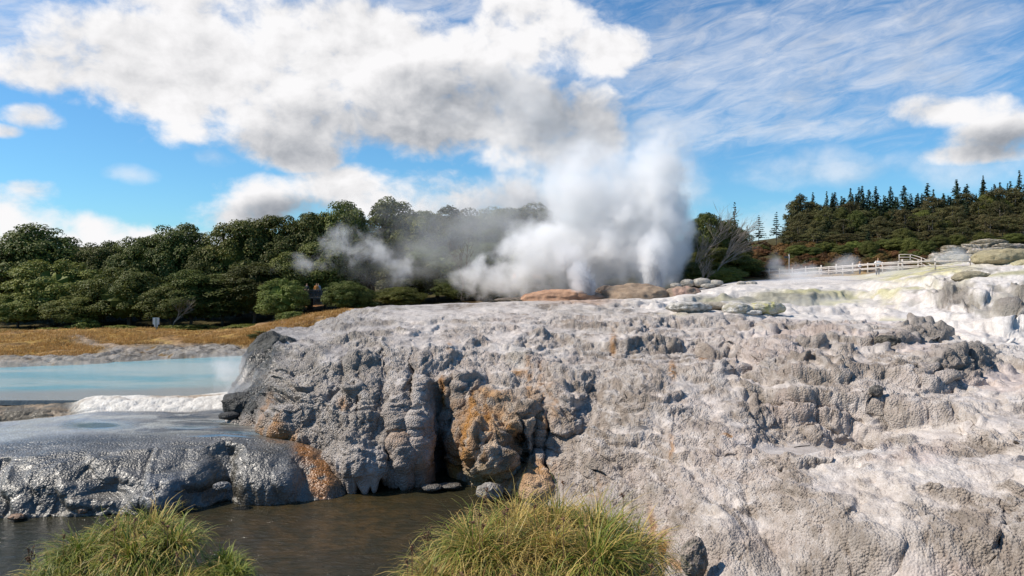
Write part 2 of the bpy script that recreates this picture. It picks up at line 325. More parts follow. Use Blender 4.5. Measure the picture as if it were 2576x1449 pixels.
S.push([(1262, 1078, 84, 92, 2.5, 5), (1215, 1135, 40, 75, 1.0, 4), (1300, 1200, 62, 34, 1.3, 4), (1350, 1205, 30, 60, 1.0, 4), (1436, 962, 50, 52, 1.5, 4), (1408, 1040, 55, 40, 1.2, 4),
        (1062, 1050, 24, 150, 1.1, 4), (1005, 1020, 22, 90, .7, 3), (1020, 1150, 16, 70, .5, 3), (1112, 1165, 38, 60, -2.6, 4), (1100, 1090, 14, 100, -1.3, 3), (1376, 1110, 12, 70, -1.2, 3),
        (940, 1140, 95, 62, 1.1, 3), (905, 980, 12, 60, -.6, 3), (960, 940, 14, 70, -.6, 3), (1035, 1000, 8, 120, -.8, 3), (985, 1080, 8, 90, -.6, 3), (1140, 1000, 10, 80, -.6, 3), (955, 1010, 50, 50, .5, 3), (712, 1045, 42, 46, .9, 4), (770, 980, 60, 55, .5, 3), (880, 1050, 60, 60, .5, 3), (900, 930, 25, 60, .4, 3), (1170, 1080, 35, 60, .9, 3), (1150, 960, 50, 60, .5, 3),
        (1260, 1110, 34, 50, .5, 3), (1215, 1060, 26, 20, .5, 4), (1300, 1115, 27, 62, -1.9, 4), (1345, 1080, 9, 80, -.9, 3), (1180, 1130, 14, 60, -.8, 3), (1312, 1000, 30, 24, .5, 4),
        (1600, 845, 90, 42, .7, 3), (1640, 1000, 90, 70, .6, 3), (1540, 1110, 60, 80, .5, 3), (2140, 950, 70, 55, .9, 3), (2000, 960, 40, 60, .4, 3), (2290, 880, 100, 30, .7, 3), (2180, 1040, 90, 35, .5, 3),
        (1880, 1040, 70, 60, .5, 3), (1740, 1400, 30, 55, .8, 3), (1820, 1330, 60, 80, .6, 3), (2060, 1260, 90, 70, .7, 3), (2300, 1180, 140, 40, .5, 3), (2540, 1110, 50, 35, .6, 4), (2460, 1300, 40, 110, .5, 3), (2200, 1380, 60, 70, .5, 3), (1900, 1180, 90, 25, .3, 4), (1985, 1150, 112, 13, .55, 4), (1820, 1133, 50, 9, .3, 4),
        (2310, 678, 110, 9, 1.6, 4), (2230, 698, 70, 6, 1.0, 4), (2410, 672, 60, 7, 1.2, 4), (2350, 760, 40, 60, .7, 3), (2440, 735, 46, 30, .8, 3), (2270, 830, 70, 22, .8, 4), (2530, 770, 40, 26, 1.2, 3), (2400, 900, 100, 40, .9, 4), (2400, 735, 40, 40, .3, 3), (2300, 822, 50, 18, .8, 4), (2150, 845, 220, 12, .5, 4), (2480, 830, 60, 40, .8, 3)])
# rimstone terracing: flat treads and steep risers whose heights wander along the slope
_v = S.V.reshape(-1, 3); _x = S.X.reshape(-1); _t = (S.t[:, None]+0*S.X).reshape(-1)
_pz = _v*np.array([1., 1., .4])
def terr(z, h, sharp, ph):
    q = z/h+ph; i = np.floor(q); f_ = q-i; g_ = np.where(f_ < sharp, .12*f_/sharp, .12+.88*sstep(sharp, 1., f_)); return (i+g_-ph)*h
ph1 = 1.6*fbm(_pz*.16+3, 3, 101)+.9*fbm(_pz*.6, 3, 102); ph2 = 2.2*fbm(_pz*.3+7, 3, 103)+.8*fbm(_pz*1.3, 2, 104)
st1 = sstep(.42, .56, fbm(_pz*.13+9, 3, 105)+.04)*.85; st2 = sstep(.40, .58, fbm(_pz*.4+2, 3, 106))*.8
act = sstep(2.2, 3., _t)*(1-sstep(11.5, 12.5, _t))*sstep(600, 720, _x)
z0 = _v[:, 2]; z1 = lerp(z0, terr(z0, 1.25, .60, ph1), st1*act*lerp(.35, 1., sstep(1250, 1650, _x))); z2 = lerp(z1, terr(z1, .48, .55, ph2), st2*act*lerp(.5, 1., sstep(1250, 1600, _x)))
S.V = S.V.copy(); S.V[..., 2] = blur(blur(z2.reshape(S.nt, S.nx), 1, 0), 1, 1)
n0_ = S.normals(S.V); n0_ = blur(blur(n0_, 3, 0), 3, 1); n0_ /= np.linalg.norm(n0_, axis=-1, keepdims=True); steep = np.sqrt(np.clip(1-n0_[..., 2]**2, 0, 1))
V = S.V.reshape(-1, 3); nrm = n0_.reshape(-1, 3); st = steep.reshape(-1); D = S.D.reshape(-1)
Xf = S.X.reshape(-1); Yf = S.Y.reshape(-1)
wv = V+1.1*(np.stack([vnoise(V*.45, 3), vnoise(V*.45+9, 4), vnoise(V*.45+31, 5)], -1)-.5)
zs = lerp(1., .42, sstep(.55, .9, st))
pv_ = wv.copy(); pv_[:, 2] *= zs; pv_[:, 1] *= 1.
coat = fbm(V*np.array([.33, .33, .16])+5, 4, 40)                              # where smooth white sinter covers the knobs
coat = sstep(.55, .70, coat+.06*(fbm(V*np.array([2.6, 1.1, .9]), 4, 141)-.5)*2+.11*sstep(.5, .15, st)+.04*sstep(1500, 2200, Xf)-.085)
coat = np.maximum(coat, sstep(.20, .08, st)*.75)
def G(*a, **k): return S.g(*a, **k).reshape(-1)
smoothz = np.clip(coat*.85+G(1990, 1124, 120, 16, p=4)+G(2300, 860, 160, 10, p=4)+.8*G(2330, 1075, 260, 32, p=4)+.7*G(2500, 1000, 120, 70, p=3)+.45*G(2480, 800, 180, 90, p=4)*(fbm(V*.5, 3, 77) > .42)+.8*G(1840, 1290, 90, 60, p=3)*(fbm(V*.6, 3, 71) > .48)+.9*(S.t[:, None]+0*S.X > 8.6).reshape(-1)*sstep(1500, 1700, Xf), 0, 1)
att = sstep(.08, .45, st); kk = (1-smoothz*.70)
near = np.clip(D/34., .55, 1.15)
wq = V+.55*(np.stack([vnoise(V*1.1, 13), vnoise(V*1.1+9, 14), vnoise(V*1.1+31, 15)], -1)-.5)
b1 = bump(wv/np.array([2.6, 4.6, 4.2]), 1); b2 = bump(wq/np.array([1.0, 2.4, 2.6])+3, 2); b3 = bump(wq/np.array([.42, .95, 1.25])+7, 3); bi = bump(wq/.55+17, 33); b4 = bump(pv_*np.array([1, 1, .9])/.25+1, 4); b5 = bump((V+.1*b4[:, None])/.125, 6)
r1 = fbm(pv_/2.2, 4, 21); outc = np.clip(G(2385, 735, 46, 34, p=4)+G(2430, 765, 26, 14, p=4)+G(2525, 770, 34, 20, p=4)+G(2300, 822, 54, 18, p=4)+G(2400, 900, 105, 38, p=4)+G(2232, 852, 40, 12, p=4)+G(2560, 740, 26, 16, p=4), 0, 1)*sstep(.36, .52, fbm(V*.7, 4, 177)+.06); smoothz = smoothz*(1-outc); kk = 1-smoothz*.70
isl = sstep(.42, .58, fbm(V*.5+13, 3, 34)); cq = V+.35*(np.stack([vnoise(V*1.4, 113), vnoise(V*1.4+9, 114), vnoise(V*1.4+31, 115)], -1)-.5); flr = bump(cq/np.array([.80, 3.4, 3.6]), 36); flm = att*sstep(.35, .6, fbm(V*.35+3, 3, 37)+.16*sstep(1130, 1260, Yf))*sstep(.5, .9, st+.35*sstep(1130, 1260, Yf)); kk = kk*(1-.75*flm*sstep(.5, .25, flr)); fl_ = (bump(cq/np.array([.30, 1.6, 1.5]), 35)-.6)*.10*att+(flr-.6)*.42*flm
dis = (b1-.6)*.52*(.4+.6*att)+(b2-.6)*.30*near*(.3+.7*att)*(1-.45*smoothz)+(b3-.6)*.17*near*kk*(.4+.6*att)+(bi-.6)*.12*kk*isl+(b4-.6)*.15*kk*(.6+.4*att)+(b5-.6)*.085*kk+(fbm(V/.09, 2, 9)-.5)*.08*kk+fl_+(r1-.5)*1.0*att+outc*((b2-.5)*.3+(b3-.5)*.2)
# hanging curtains on the steepest faces
cv = V.copy(); cv[:, 2] *= .12; cur = bump(cv/.42+2, 31)*.6+bump(cv/.17+2, 32)*.25
cm = np.clip(sstep(.86, .97, st)*(fbm(V*.4, 3, 55)+.15)*1.4+G(1940, 1150, 170, 28, p=4)+G(1620, 1200, 130, 60, p=3)+G(1000, 1050, 230, 120, p=3)*.7, 0, 1)*att
dis = dis+(cur-.5)*.34*cm
flat = (S.t[:, None]+0*S.X).reshape(-1)
dis *= lerp(1., .38, np.maximum(sstep(7.6, 8.4, flat)*sstep(900, 1050, Xf)*sstep(2000, 1900, Xf), sstep(9., 10.5, flat)*sstep(1400, 1700, Xf))*(1-sstep(2250, 2350, Xf)*.8))
dis *= 1-.9*np.clip(G(1990, 1124, 110, 15, p=4)+G(2230, 797, 230, 9, p=4)*.9, 0, 1)
edgefade = sstep(545, 600, Xf)*.7+.3
bt = G(1262, 1080, 96, 112, p=6); dis += bt*((fbm(wq/.55, 5, 150)-.5)*1.3+(np.abs(((V[:, 2]+.25*vnoise(V*2, 151))/.26) % 1-.5)-.25)*.22*sstep(.45, .6, fbm(V*1.1, 3, 152)))
dis += outc*((fbm(V/.7, 5, 153)-.5)*1.1+sstep(46, 50, D)*(fbm(V/1.1, 5, 155)-.5)*2.2)
V2 = V+nrm*(dis*edgefade)[:, None]
for (x_, y_, rx_, ry_) in ((1990, 1123, 118, 13), (1745, 1118, 50, 6), (2420, 1076, 130, 16), (2260, 800, 200, 8)):      # still basins
    mk = np.exp(-(np.sqrt(((Xf-x_)/rx_)**2+((Yf-y_)/ry_)**2))**5); zp = (V[:, 2]*mk).sum()/mk.sum(); slope = (0 if x_ < 2300 and x_ != 2420 else .5); V2[:, 2] = lerp(V2[:, 2], lerp(zp, V[:, 2], slope), mk*.95)
# ragged icicle fringe along the undercut lip
ice = (flat > .9) & (flat < 2.25) & (Xf > 815) & (Xf < 1100)
V2[:, 2] -= np.where(ice, np.clip(bump(V*np.array([3.4, .5, .01]), 90)-.30, 0, 1)*1.15*np.exp(-((flat-2.05)/.16)**2), 0)
S.V = V2.reshape(S.V.shape); nn = S.normals(S.V); up = np.clip(nn[..., 2].reshape(-1), -1, 1)
# colours
N = len(V); base = np.array([.40, .345, .30]); col = np.tile(base, (N, 1))
f = fbm(V*.35, 5, 60); col = paint(col, (.28, .235, .195), sstep(.5, .62, f)*.8); col = paint(col, (.46, .40, .365), sstep(.5, .36, f)*.7)
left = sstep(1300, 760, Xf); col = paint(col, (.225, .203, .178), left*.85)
fw = fbm(V*np.array([.8, .8, .3]), 5, 61)
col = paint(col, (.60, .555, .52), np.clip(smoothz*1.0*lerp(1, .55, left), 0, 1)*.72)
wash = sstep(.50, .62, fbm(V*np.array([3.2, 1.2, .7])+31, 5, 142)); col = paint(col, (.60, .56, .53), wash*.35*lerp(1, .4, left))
strk = sstep(.56, .68, fbm(V*np.array([4.2, 1.0, .55])+57, 4, 143)); col = paint(col, (.17, .145, .115), strk*.40*(1-smoothz*.6))
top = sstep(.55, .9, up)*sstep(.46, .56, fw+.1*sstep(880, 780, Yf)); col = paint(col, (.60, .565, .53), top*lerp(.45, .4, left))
pit = sstep(.25, .05, b2)*.2+sstep(.22, .0, b3)*.3+sstep(.3, .1, b4)*.3; col = paint(col, (.12, .11, .09), np.clip(pit, 0, 1)*(1-smoothz)*.65)  # creases between knobs darkened, crevice shade put into the colour
col = paint(col, (.60, .555, .52), flm*sstep(.55, .25, flr)*.75); col = paint(col, (.30, .26, .22), flm*sstep(.75, .92, flr)*.5*(1-smoothz*.6)); pinks = sstep(.54, .66, fbm(V*.22+11, 4, 62)); col = paint(col, (.52, .42, .385), pinks*.45*sstep(1700, 2100, Xf))
# black algae rock on the left flank
noi = .5+fbm(V*1.2, 4, 63)
dk = np.clip((G(665, 890, 48, 50, p=4, rot=-.5)*1.1+G(612, 1022, 52, 34, p=4)*1.2+G(655, 985, 60, 26, p=3)+G(640, 940, 34, 30, p=3)*.6)*noi, 0, 1); col = paint(col, (.030, .032, .030), dk*.95)
col = paint(col, (.05, .05, .045), np.clip(G(1110, 1165, 42, 60, p=4)+G(1330, 1120, 24, 60, p=3)*.8+G(1285, 1080, 26, 50, p=3)*.55, 0, 1)*.85)  # cave recess and buttress hollows: their shade painted into the colour
col = paint(col, (.03, .03, .03), ((flat < 1.75) & (Xf > 810) & (Xf < 1190))*.95)  # underside of the lip painted near black for the shade beneath it
btc = fbm(V*np.array([3.4, 3.4, 1.1])+5, 4, 154); col = paint(col, (.50, .44, .36), bt*sstep(.5, .58, btc)*.7); col = paint(col, (.10, .09, .07), bt*sstep(.47, .40, btc)*.8)
OR = [(1215,1030,60,30,.6),(1240,1120,70,80,.28),(1165,1150,22,70,.7),(1330,1185,60,20,.8),(695,1078,45,14,1.),(690,1030,10,40,.5),(720,1060,10,24,.9),(745,1130,26,30,1.,.7),(800,1195,38,36,1.),(845,1205,20,24,.5),(1114,985,7,36,1.1),(1130,880,6,18,.5),(870,1015,12,14,.6),(1010,1095,14,30,.35),(1250,990,36,9,.9),(1196,1060,9,70,.9),(1165,1190,12,60,.8),(1190,1200,10,50,.6),(1235,1035,7,30,.6),
      (1300,1098,9,70,.9,-.35),(1330,1180,44,12,1.2),(1300,1195,36,26,1.),(1352,1195,20,30,.7),(1392,1000,10,40,.4),(1360,1000,10,80,.45),(1305,940,16,8,.8),(1330,960,7,50,.6),(1540,855,7,26,.7),(1690,930,8,22,.8),(1765,905,14,8,.6),(1690,1130,6,26,.6),(1840,1108,10,5,.8),(1060,1150,10,70,.35),(1640,1330,12,40,.6),(1680,1400,20,40,1.1),(1720,1430,40,12,.7),(1495,1270,20,10,.4),(1520,1240,8,40,.3)]
for o_ in OR:
    x, y, rx, ry, a = o_[:5]; r = o_[5] if len(o_) > 5 else 0.
    sk = fbm(V*np.array([4.5, 4.5, .9])+x, 4, 64); wgt = G(x, y, rx*1.15, ry*1.1, p=2.5, rot=r)*a*sstep(.36, .56, sk+.06)
    col = paint(col, (.42, .19, .025), wgt); col = paint(col, (.16, .07, .02), wgt*sstep(.55, .66, sk)*.8); 
col = paint(col, (.50, .36, .24), np.clip(G(1345, 1210, 30, 40, p=3)*.8+G(1265, 990, 50, 10, p=3)*.5+G(1340, 1030, 26, 60, p=3)*.3+G(1270, 1190, 50, 40, p=3)*.5, 0, 1))
col = paint(col, (.25, .25, .14), np.clip(G(1235, 1165, 40, 36, p=3)*.8+G(1300, 905, 26, 30, p=3)*.2, 0, 1))
col = paint(col, (.30, .16, .10), np.clip(G(900, 840, 1, 1), 0, 1))
# right upland: chalk white, sulphur yellow, olive band
wh = sstep(2180, 2320, Xf)*sstep(8.9, 9.6, flat)+G(2500, 860, 150, 50, p=4); col = paint(col, (.66, .63, .60), np.clip(wh, 0, 1)*(.55+.45*sstep(.4, .5, fw))*.92)
shelf = sstep(8.3, 9., flat)*sstep(1480, 1700, Xf)*(1-np.clip(wh, 0, 1)); col = paint(col, (.60, .575, .55), shelf*.75)
band = sstep(10.1, 10.5, flat)*sstep(11.35, 11., flat)*sstep(1700, 1780, Xf)*sstep(2130, 2040, Xf); col = paint(col, (.26, .25, .19), band*.9)
col = paint(col, (.40, .38, .17), sstep(10.8, 11.2, flat)*sstep(11.5, 11.2, flat)*sstep(1850, 2050, Xf)*sstep(.45, .6, f+.05)*.8)
yel = [(2310,678,120,11,1.),(2230,697,80,8,.9),(2110,752,60,10,.8),(2330,662,110,14,.9),(2480,640,90,16,.8),(2060,690,50,6,.6),(1800,745,30,8,.3),(2240,745,26,30,.5),(2420,655,26,8,.9),(2120,690,60,6,.6),(2290,690,60,14,.7),(2200,795,120,3,.6),(1700,790,50,6,.3),(1900,775,70,6,.25)]
for x, y, rx, ry, a in yel: col = paint(col, (.50, .47, .24) if x < 2400 else (.52, .50, .22), G(x, y, rx, ry, p=2.5)*a*sstep(.3, .5, fbm(V*.8+3, 3, 66)))
col = paint(col, (.24, .215, .19), outc*.9); blot = sstep(.56, .66, fbm(V*.9+20, 4, 67))*sstep(2230, 2300, Xf)*sstep(9.5, 10, flat); col = paint(col, (.30, .28, .24), blot*.75)
brn = G(1440, 748, 110, 14, p=4)+0; col = paint(col, (.42, .27, .18), np.clip(brn, 0, 1)*.8)
wet = np.clip(left*.75+dk*.5+G(2000, 1124, 120, 16, p=4)*.8+(smoothz*.35)*sstep(.40, .6, f)+sstep(1500, 2200, Xf)*.15, 0, 1)
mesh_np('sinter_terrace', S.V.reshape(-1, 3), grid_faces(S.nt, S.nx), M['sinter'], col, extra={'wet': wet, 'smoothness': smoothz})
tag(bpy.data.objects['sinter_terrace'], kind='structure')

# -------- low wet apron on the left, blue pool behind it
TA = {
 -500: [(1340,32),(1310,31.5),(1290,30),(1200,32),(1120,34),(1095,36),(1085,38),(1078,40),(1070,42.5),(1040,43),(1010,46),(1005,48),(1030,52)],
 0: [(1340,32),(1300,31.5),(1296,30.3),(1230,31.5),(1150,33),(1118,34.5),(1095,36.5),(1078,38.8),(1062,41.5),(1066,41.9),(1040,42.6),(1001,46.5),(1030,50)],
 180: [(1330,32),(1290,31.6),(1290,30.6),(1215,31.7),(1135,33.3),(1100,35),(1080,37),(1064,39.2),(1045,41.6),(1049,41.9),(1030,42.6),(1000,46.3),(1030,50)],
 230: [(1330,32),(1290,31.8),(1288,30.7),(1215,31.8),(1130,33.4),(1098,35.2),(1078,37),(1058,39.2),(1038,41.2),(1034,41.6),(1004,43),(997,46.4),(1030,50)],
 350: [(1320,32),(1284,31.8),(1285,30.8),(1210,31.8),(1130,33.4),(1098,35.2),(1074,37.2),(1055,39.2),(1038,41.2),(1033,41.6),(1004,43),(994,46.8),(1030,50)],
 480: [(1300,33),(1262,32.6),(1272,31.6),(1200,32.4),(1125,33.8),(1096,35.2),(1074,37.2),(1058,39),(1040,41),(1034,41.6),(1010,43),(990,47),(1030,50)],
 620: [(1280,33.4),(1246,33),(1256,32.4),(1190,33),(1120,34.2),(1092,35.6),(1074,37.2),(1058,39),(1036,41),(1020,42.3),(995,44.4),(978,47.5),(1030,50)],
 760: [(1270,33.6),(1240,33.4),(1252,32.6),(1200,33.3),(1145,34.4),(1115,35.2),(1090,36.6),(1070,38),(1045,40),(1030,41.5),(1000,43.5),(980,47.5),(1030,50)],
 830: [(1280,33.6),(1240,33.5),(1248,32.8),(1220,33.4),(1190,34.2),(1160,35),(1140,36),(1110,38),(1080,40),(1060,42),(1020,44),(1000,47.5),(1030,50)],
 880: [(1300,34),(1270,34),(1262,34),(1255,34.5),(1240,35),(1220,36),(1200,37),(1160,38),(1120,40),(1090,42),(1050,44),(1030,47.5),(1040,50)],
}
A_ = Sheet(TA, [6, 8, 70, 70, 44, 26, 24, 22, 8, 18, 14, 8], 2.4/Q, bx=12, by=4)
A_.push([(200, 1215, 30, 60, .5, 3), (60, 1230, 26, 50, .5, 3), (500, 1185, 26, 50, .45, 3), (730, 1195, 24, 50, .5, 3), (250, 1255, 60, 14, .3, 3), (430, 1205, 55, 60, 1.1, 3), (420, 1250, 70, 20, .5, 3), (130, 1180, 70, 60, .6, 3), (560, 1190, 40, 80, -.9, 3), (300, 1230, 50, 30, -.5, 3), (520, 1240, 70, 22, -.5, 3), (300, 1190, 50, 60, .3, 3), (665, 1180, 70, 80, .9, 3), (340, 1245, 40, 40, .2, 3), (610, 1160, 22, 60, -.3, 3), (385, 1160, 16, 80, -.2, 3), (230, 1150, 60, 30, .35, 3), (30, 1190, 60, 60, .3, 3)])
n0_ = A_.normals(A_.V); steep = 1-np.clip(n0_[..., 2], 0, 1); V = A_.V.reshape(-1, 3); nrm = n0_.reshape(-1, 3); st = steep.reshape(-1); Xf = A_.X.reshape(-1); Yf = A_.Y.reshape(-1); flat = (A_.t[:, None]+0*A_.X).reshape(-1)
def G(*a, **k): return A_.g(*a, **k).reshape(-1)
att = sstep(.02, .2, st)*(1-sstep(6.5, 8., flat)*.5); mir = np.clip(G(245, 1070, 92, 13, p=5)+G(600, 1060, 60, 5, p=4)+G(620, 1088, 70, 4, p=4)+G(480, 1075, 60, 4, p=4)+G(560, 1098, 80, 3, p=4), 0, 1)
wv = V+.7*(np.stack([vnoise(V*.7, 3), vnoise(V*.7+9, 4), vnoise(V*.7+31, 5)], -1)-.5)
c1 = wv.copy(); c1[:, 2] *= .30; c2 = V.copy(); c2[:, 2] *= .14; c2[:, 1] *= .5
b1 = bump(c1/1.9, 1); b2 = bump(c1/.8, 2); b3 = bump(c2/.24+.5*vnoise(V*2, 8)[:, None], 3); b4 = bump(c2/.10, 4); b5 = bump(V/.14, 5); tr = bump(V*np.array([.5, .5, 2.4])+.6*vnoise(V*.5, 9)[:, None], 9)
dis = (b1-.6)*.46*att+(b2-.6)*.20*att+(b3-.6)*.05*att+(b4-.6)*.022*att+(b5-.6)*(.018*att+.008*(1-mir))+(fbm(V*np.array([1, 1, .4])/.07, 2, 8)-.5)*.03*(1-mir)+(bump(V/np.array([.34, .34, 2.2])+.4*vnoise(V, 6)[:, None], 15)-.6)*.17*att*sstep(.45, .7, st)+(fbm(V*np.array([.6, 1.6, 1]), 4, 10)-.5)*.14*(1-mir)+(tr-.6)*.14*sstep(2.8, 3.6, flat)*sstep(5.5, 4.5, flat)
scarp = sstep(8.6, 9.2, flat)*sstep(11., 10., flat); dis += scarp*((bump(V/1.1, 12)-.5)*.30+(bump(V/.4, 13)-.5)*.14+(bump(V/.15, 14)-.5)*.05)
dis *= 1-mir*.97; V2 = V+nrm*dis[:, None]
fr = np.exp(-((flat-2.1)/.25)**2)*sstep(.3, .1, np.abs(.0*Xf)); V2[:, 2] -= fr*np.clip(bump(V*np.array([2.2, .5, .01]), 91)-.4, 0, 1)*.35
A_.V = V2.reshape(A_.V.shape); up = np.clip(A_.normals(A_.V)[..., 2].reshape(-1), -1, 1)
N = len(V); col = np.tile(np.array([.088, .083, .068]), (N, 1)); f = fbm(V*np.array([.4, .8, .4]), 5, 70)
col = paint(col, (.145, .138, .122), sstep(.48, .6, f)*.8); col = paint(col, (.05, .05, .047), sstep(.47, .36, f)*.7)
col = paint(col, (.20, .21, .22), np.clip(G(430, 1215, 60, 45, p=3)*.55+G(560, 1180, 26, 50, p=3)*.4+G(735, 1160, 40, 60, p=3)*.4+G(330, 1250, 60, 30, p=3)*.3, 0, 1)*sstep(.3, .7, b3))
flatz = sstep(4.6, 6., flat); col = paint(col, (.36, .38, .39), flatz*sstep(480, 150, Xf)*.85)
pale = sstep(.5, .58, fbm(V*np.array([.5, 1.3, .5])+4, 5, 72)); col = paint(col, (.40, .41, .37), pale*flatz*.65*(1-mir)); col = paint(col, (.035, .04, .035), flatz*sstep(350, 480, Xf)*sstep(.5, .58, fbm(V*np.array([.5, 1.6, .5])+40, 5, 172))*.8*(1-mir)); col = paint(col, (.13, .21, .27), mir)  # mir: pale blue water film, sky reflection put into its colour too
col = paint(col, (.72, .70, .65), np.clip(sstep(8.4, 9.0, flat)*sstep(150, 230, Xf)+0, 0, 1)*.9)
col = paint(col, (.10, .085, .06), sstep(8.5, 8.9, flat)*sstep(220, 150, Xf)*.95); col = paint(col, (.35, .27, .19), sstep(8.5, 9., flat)*sstep(220, 150, Xf)*sstep(.5, .62, fbm(V*1.5, 4, 73))*.6)
col = paint(col, (.30, .22, .14), sstep(9.6, 10.2, flat)*sstep(.5, .6, fbm(V*np.array([.25, .8, .5]), 4, 74))*.8)
for x, y, rx, ry, a, r in [(690,1085,50,8,1.,.25),(765,1140,20,36,1.,-.6),(800,1195,30,50,1.1,0),(805,1230,26,26,1.,0),(700,1108,30,6,.4,.2)]:
    col = paint(col, (.30, .13, .03), G(x, y, rx, ry, p=3, rot=r)*a*sstep(.3, .5, fbm(V*3., 3, 64)+.1))
wet = np.clip(1.-sstep(8.4, 9., flat)*.75+mir*.45, 0, 1.5)
mesh_np('wet_sinter_apron', A_.V.reshape(-1, 3), grid_faces(A_.nt, A_.nx), M['wet_sinter'], col, extra={'wet': wet, 'smoothness': np.maximum(flatz*.6, mir*1.25)})
tag(bpy.data.objects['wet_sinter_apron'], kind='structure')

# -------- far ground: grassy bank beyond the pool, forest floor, hillside on the right
TG = {
 -700: [(985,56),(925,59.5),(914,61),(898,64),(868,70),(842,76),(830,82),(822,90),(790,105),(740,135),(660,230),(640,400)],
 0: [(985,56),(922,60),(910,61.6),(888,65),(862,70),(840,76),(832,82),(824,90),(790,105),(740,135),(650,230),(630,400)],
 200: [(985,56),(913,62),(902,63.4),(880,67),(860,71),(842,76),(834,82),(826,90),(790,105),(735,135),(640,230),(620,400)],
 330: [(985,58),(906,64.3),(892,66),(872,69),(856,72),(842,76),(832,80),(828,90),(785,105),(730,135),(640,230),(620,400)],
 400: [(985,59),(902,65.5),(886,67.4),(868,70),(850,73),(836,77),(828,80.5),(826,90),(785,105),(730,135),(640,230),(620,400)],
 520: [(985,60),(896,67.4),(882,69),(872,71),(858,73),(846,76),(838,79),(824,88),(785,105),(725,135),(640,230),(620,400)],
 600: [(985,61),(892,68.8),(880,70),(866,71.6),(850,73),(838,75),(832,78),(820,88),(780,105),(720,135),(640,230),(620,400)],
 700: [(985,62),(890,69.4),(876,70.4),(852,71.4),(826,72.6),(814,75),(812,79),(808,88),(775,105),(715,135),(640,230),(620,400)],
 800: [(985,62),(880,69.8),(858,70.8),(822,71.8),(796,73),(788,75),(790,80),(795,88),(770,105),(715,135),(640,230),(620,400)],
 870: [(985,62),(870,69.8),(845,70.8),(812,71.8),(790,73),(784,75),(788,80),(790,88),(765,105),(710,135),(640,230),(620,400)],
 960: [(985,62),(850,69),(820,70),(800,72),(790,74),(784,76),(782,80),(782,88),(760,105),(710,135),(640,230),(620,400)],
 1200: [(900,62),(830,68),(800,70),(785,72),(778,75),(773,78),(768,82),(762,90),(745,105),(705,135),(640,230),(620,400)],
 1600: [(880,62),(820,68),(790,70),(775,72),(768,75),(763,78),(758,82),(752,90),(735,105),(700,135),(640,230),(620,400)],
 1760: [(860,62),(800,68),(770,70),(752,72),(744,74),(738,76),(732,80),(720,88),(700,105),(665,135),(635,200),(625,400)],
 1900: [(860,62),(790,68),(760,70),(740,73),(722,76),(714,79),(708,84),(694,92),(652,105),(618,130),(606,170),(606,400)],
 2050: [(860,62),(780,68),(745,70),(730,73),(716,76),(706,80),(702,84),(682,92),(642,105),(602,130),(585,170),(590,400)],
 2300: [(860,62),(780,68),(735,70),(715,73),(702,76),(694,80),(690,84),(672,92),(636,105),(592,130),(556,170),(556,400)],
 2600: [(860,62),(780,68),(730,70),(700,73),(680,76),(668,80),(662,84),(655,92),(625,105),(570,130),(520,170),(520,400)],
 3300: [(860,62),(780,68),(720,70),(680,73),(650,76),(640,80),(630,84),(620,92),(585,105),(520,130),(460,170),(460,400)],
}
B_ = Sheet(TG, [6, 20, 40, 46, 40, 26, 14, 10, 10, 10, 8], 3.2/Q, bx=12, by=3)
TGx = sorted(TG); TGa = np.array([TG[x] for x in TGx], float)
def ground_z(X, D):
    Ys = [np.interp(X, TGx, TGa[:, r, 0]) for r in range(TGa.shape[1])]; Ds = [np.interp(X, TGx, TGa[:, r, 1]) for r in range(TGa.shape[1])]
    Z = [CZ-(y-HY)/F*d for y, d in zip(Ys, Ds)]; return float(np.interp(D, Ds, Z))
V = B_.V.reshape(-1, 3); nrm = B_.normals(B_.V).reshape(-1, 3); Xf = B_.X.reshape(-1); Yf = B_.Y.reshape(-1); flat = (B_.t[:, None]+0*B_.X).reshape(-1)
def G(*a, **k): return B_.g(*a, **k).reshape(-1)
rocky = np.clip(G(430, 888, 120, 20, p=3)+G(560, 880, 70, 14, p=3)+G(300, 890, 60, 10, p=3)*.7+sstep(2.3, 1.7, flat)*.8+G(250, 868, 80, 10, p=3, rot=.25)*.6+G(150, 905, 260, 6, p=4)*.8, 0, 1)
dis = (fbm(V*.25, 5, 80)-.5)*.9+(bump(V/1.6, 81)-.6)*.22+(bump(V/.6, 82)-.6)*.12+rocky*((bump(V/1.3, 83)-.5)*.40+(bump(V/.45, 84)-.5)*.16)
dis *= sstep(.3, 1.2, flat)*(1-sstep(7., 8., flat)*.6)
V2 = V+nrm*dis[:, None]; V2[:, 2] = np.where(flat < 1., V2[:, 2]-.25, V2[:, 2])
f = fbm(V*.3, 5, 85); f2 = fbm(V*1.3, 4, 86)
col = np.tile(np.array([.47, .29, .085]), (len(V), 1)); col = paint(col, (.62, .42, .14), sstep(.5, .62, f2)*.8); col = paint(col, (.46, .27, .15), sstep(.5, .6, f)*.6); col = paint(col, (.20, .13, .06), sstep(.48, .38, f2)*.7)
col = paint(col, (.46, .30, .19), np.clip(G(730, 800, 130, 26, p=4, rot=-.2)*.8+G(1330, 745, 200, 20, p=3), 0, 1))
col = paint(col, (.44, .41, .38), rocky*sstep(.35, .5, f2+.12)); col = paint(col, (.10, .09, .08), rocky*sstep(.5, .62, fbm(V*2., 4, 88))*.6); col = paint(col, (.50, .38, .29), G(260, 870, 90, 9, p=3, rot=.2)*.7)
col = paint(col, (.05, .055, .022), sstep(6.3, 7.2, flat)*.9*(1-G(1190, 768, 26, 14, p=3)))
col = paint(col, (.42, .22, .11), G(1500, 735, 1, 1)+np.clip(G(785, 770, 26, 14, p=3), 0, 1)); col = paint(col, (.30, .17, .08), G(1940, 706, 90, 10, p=3))
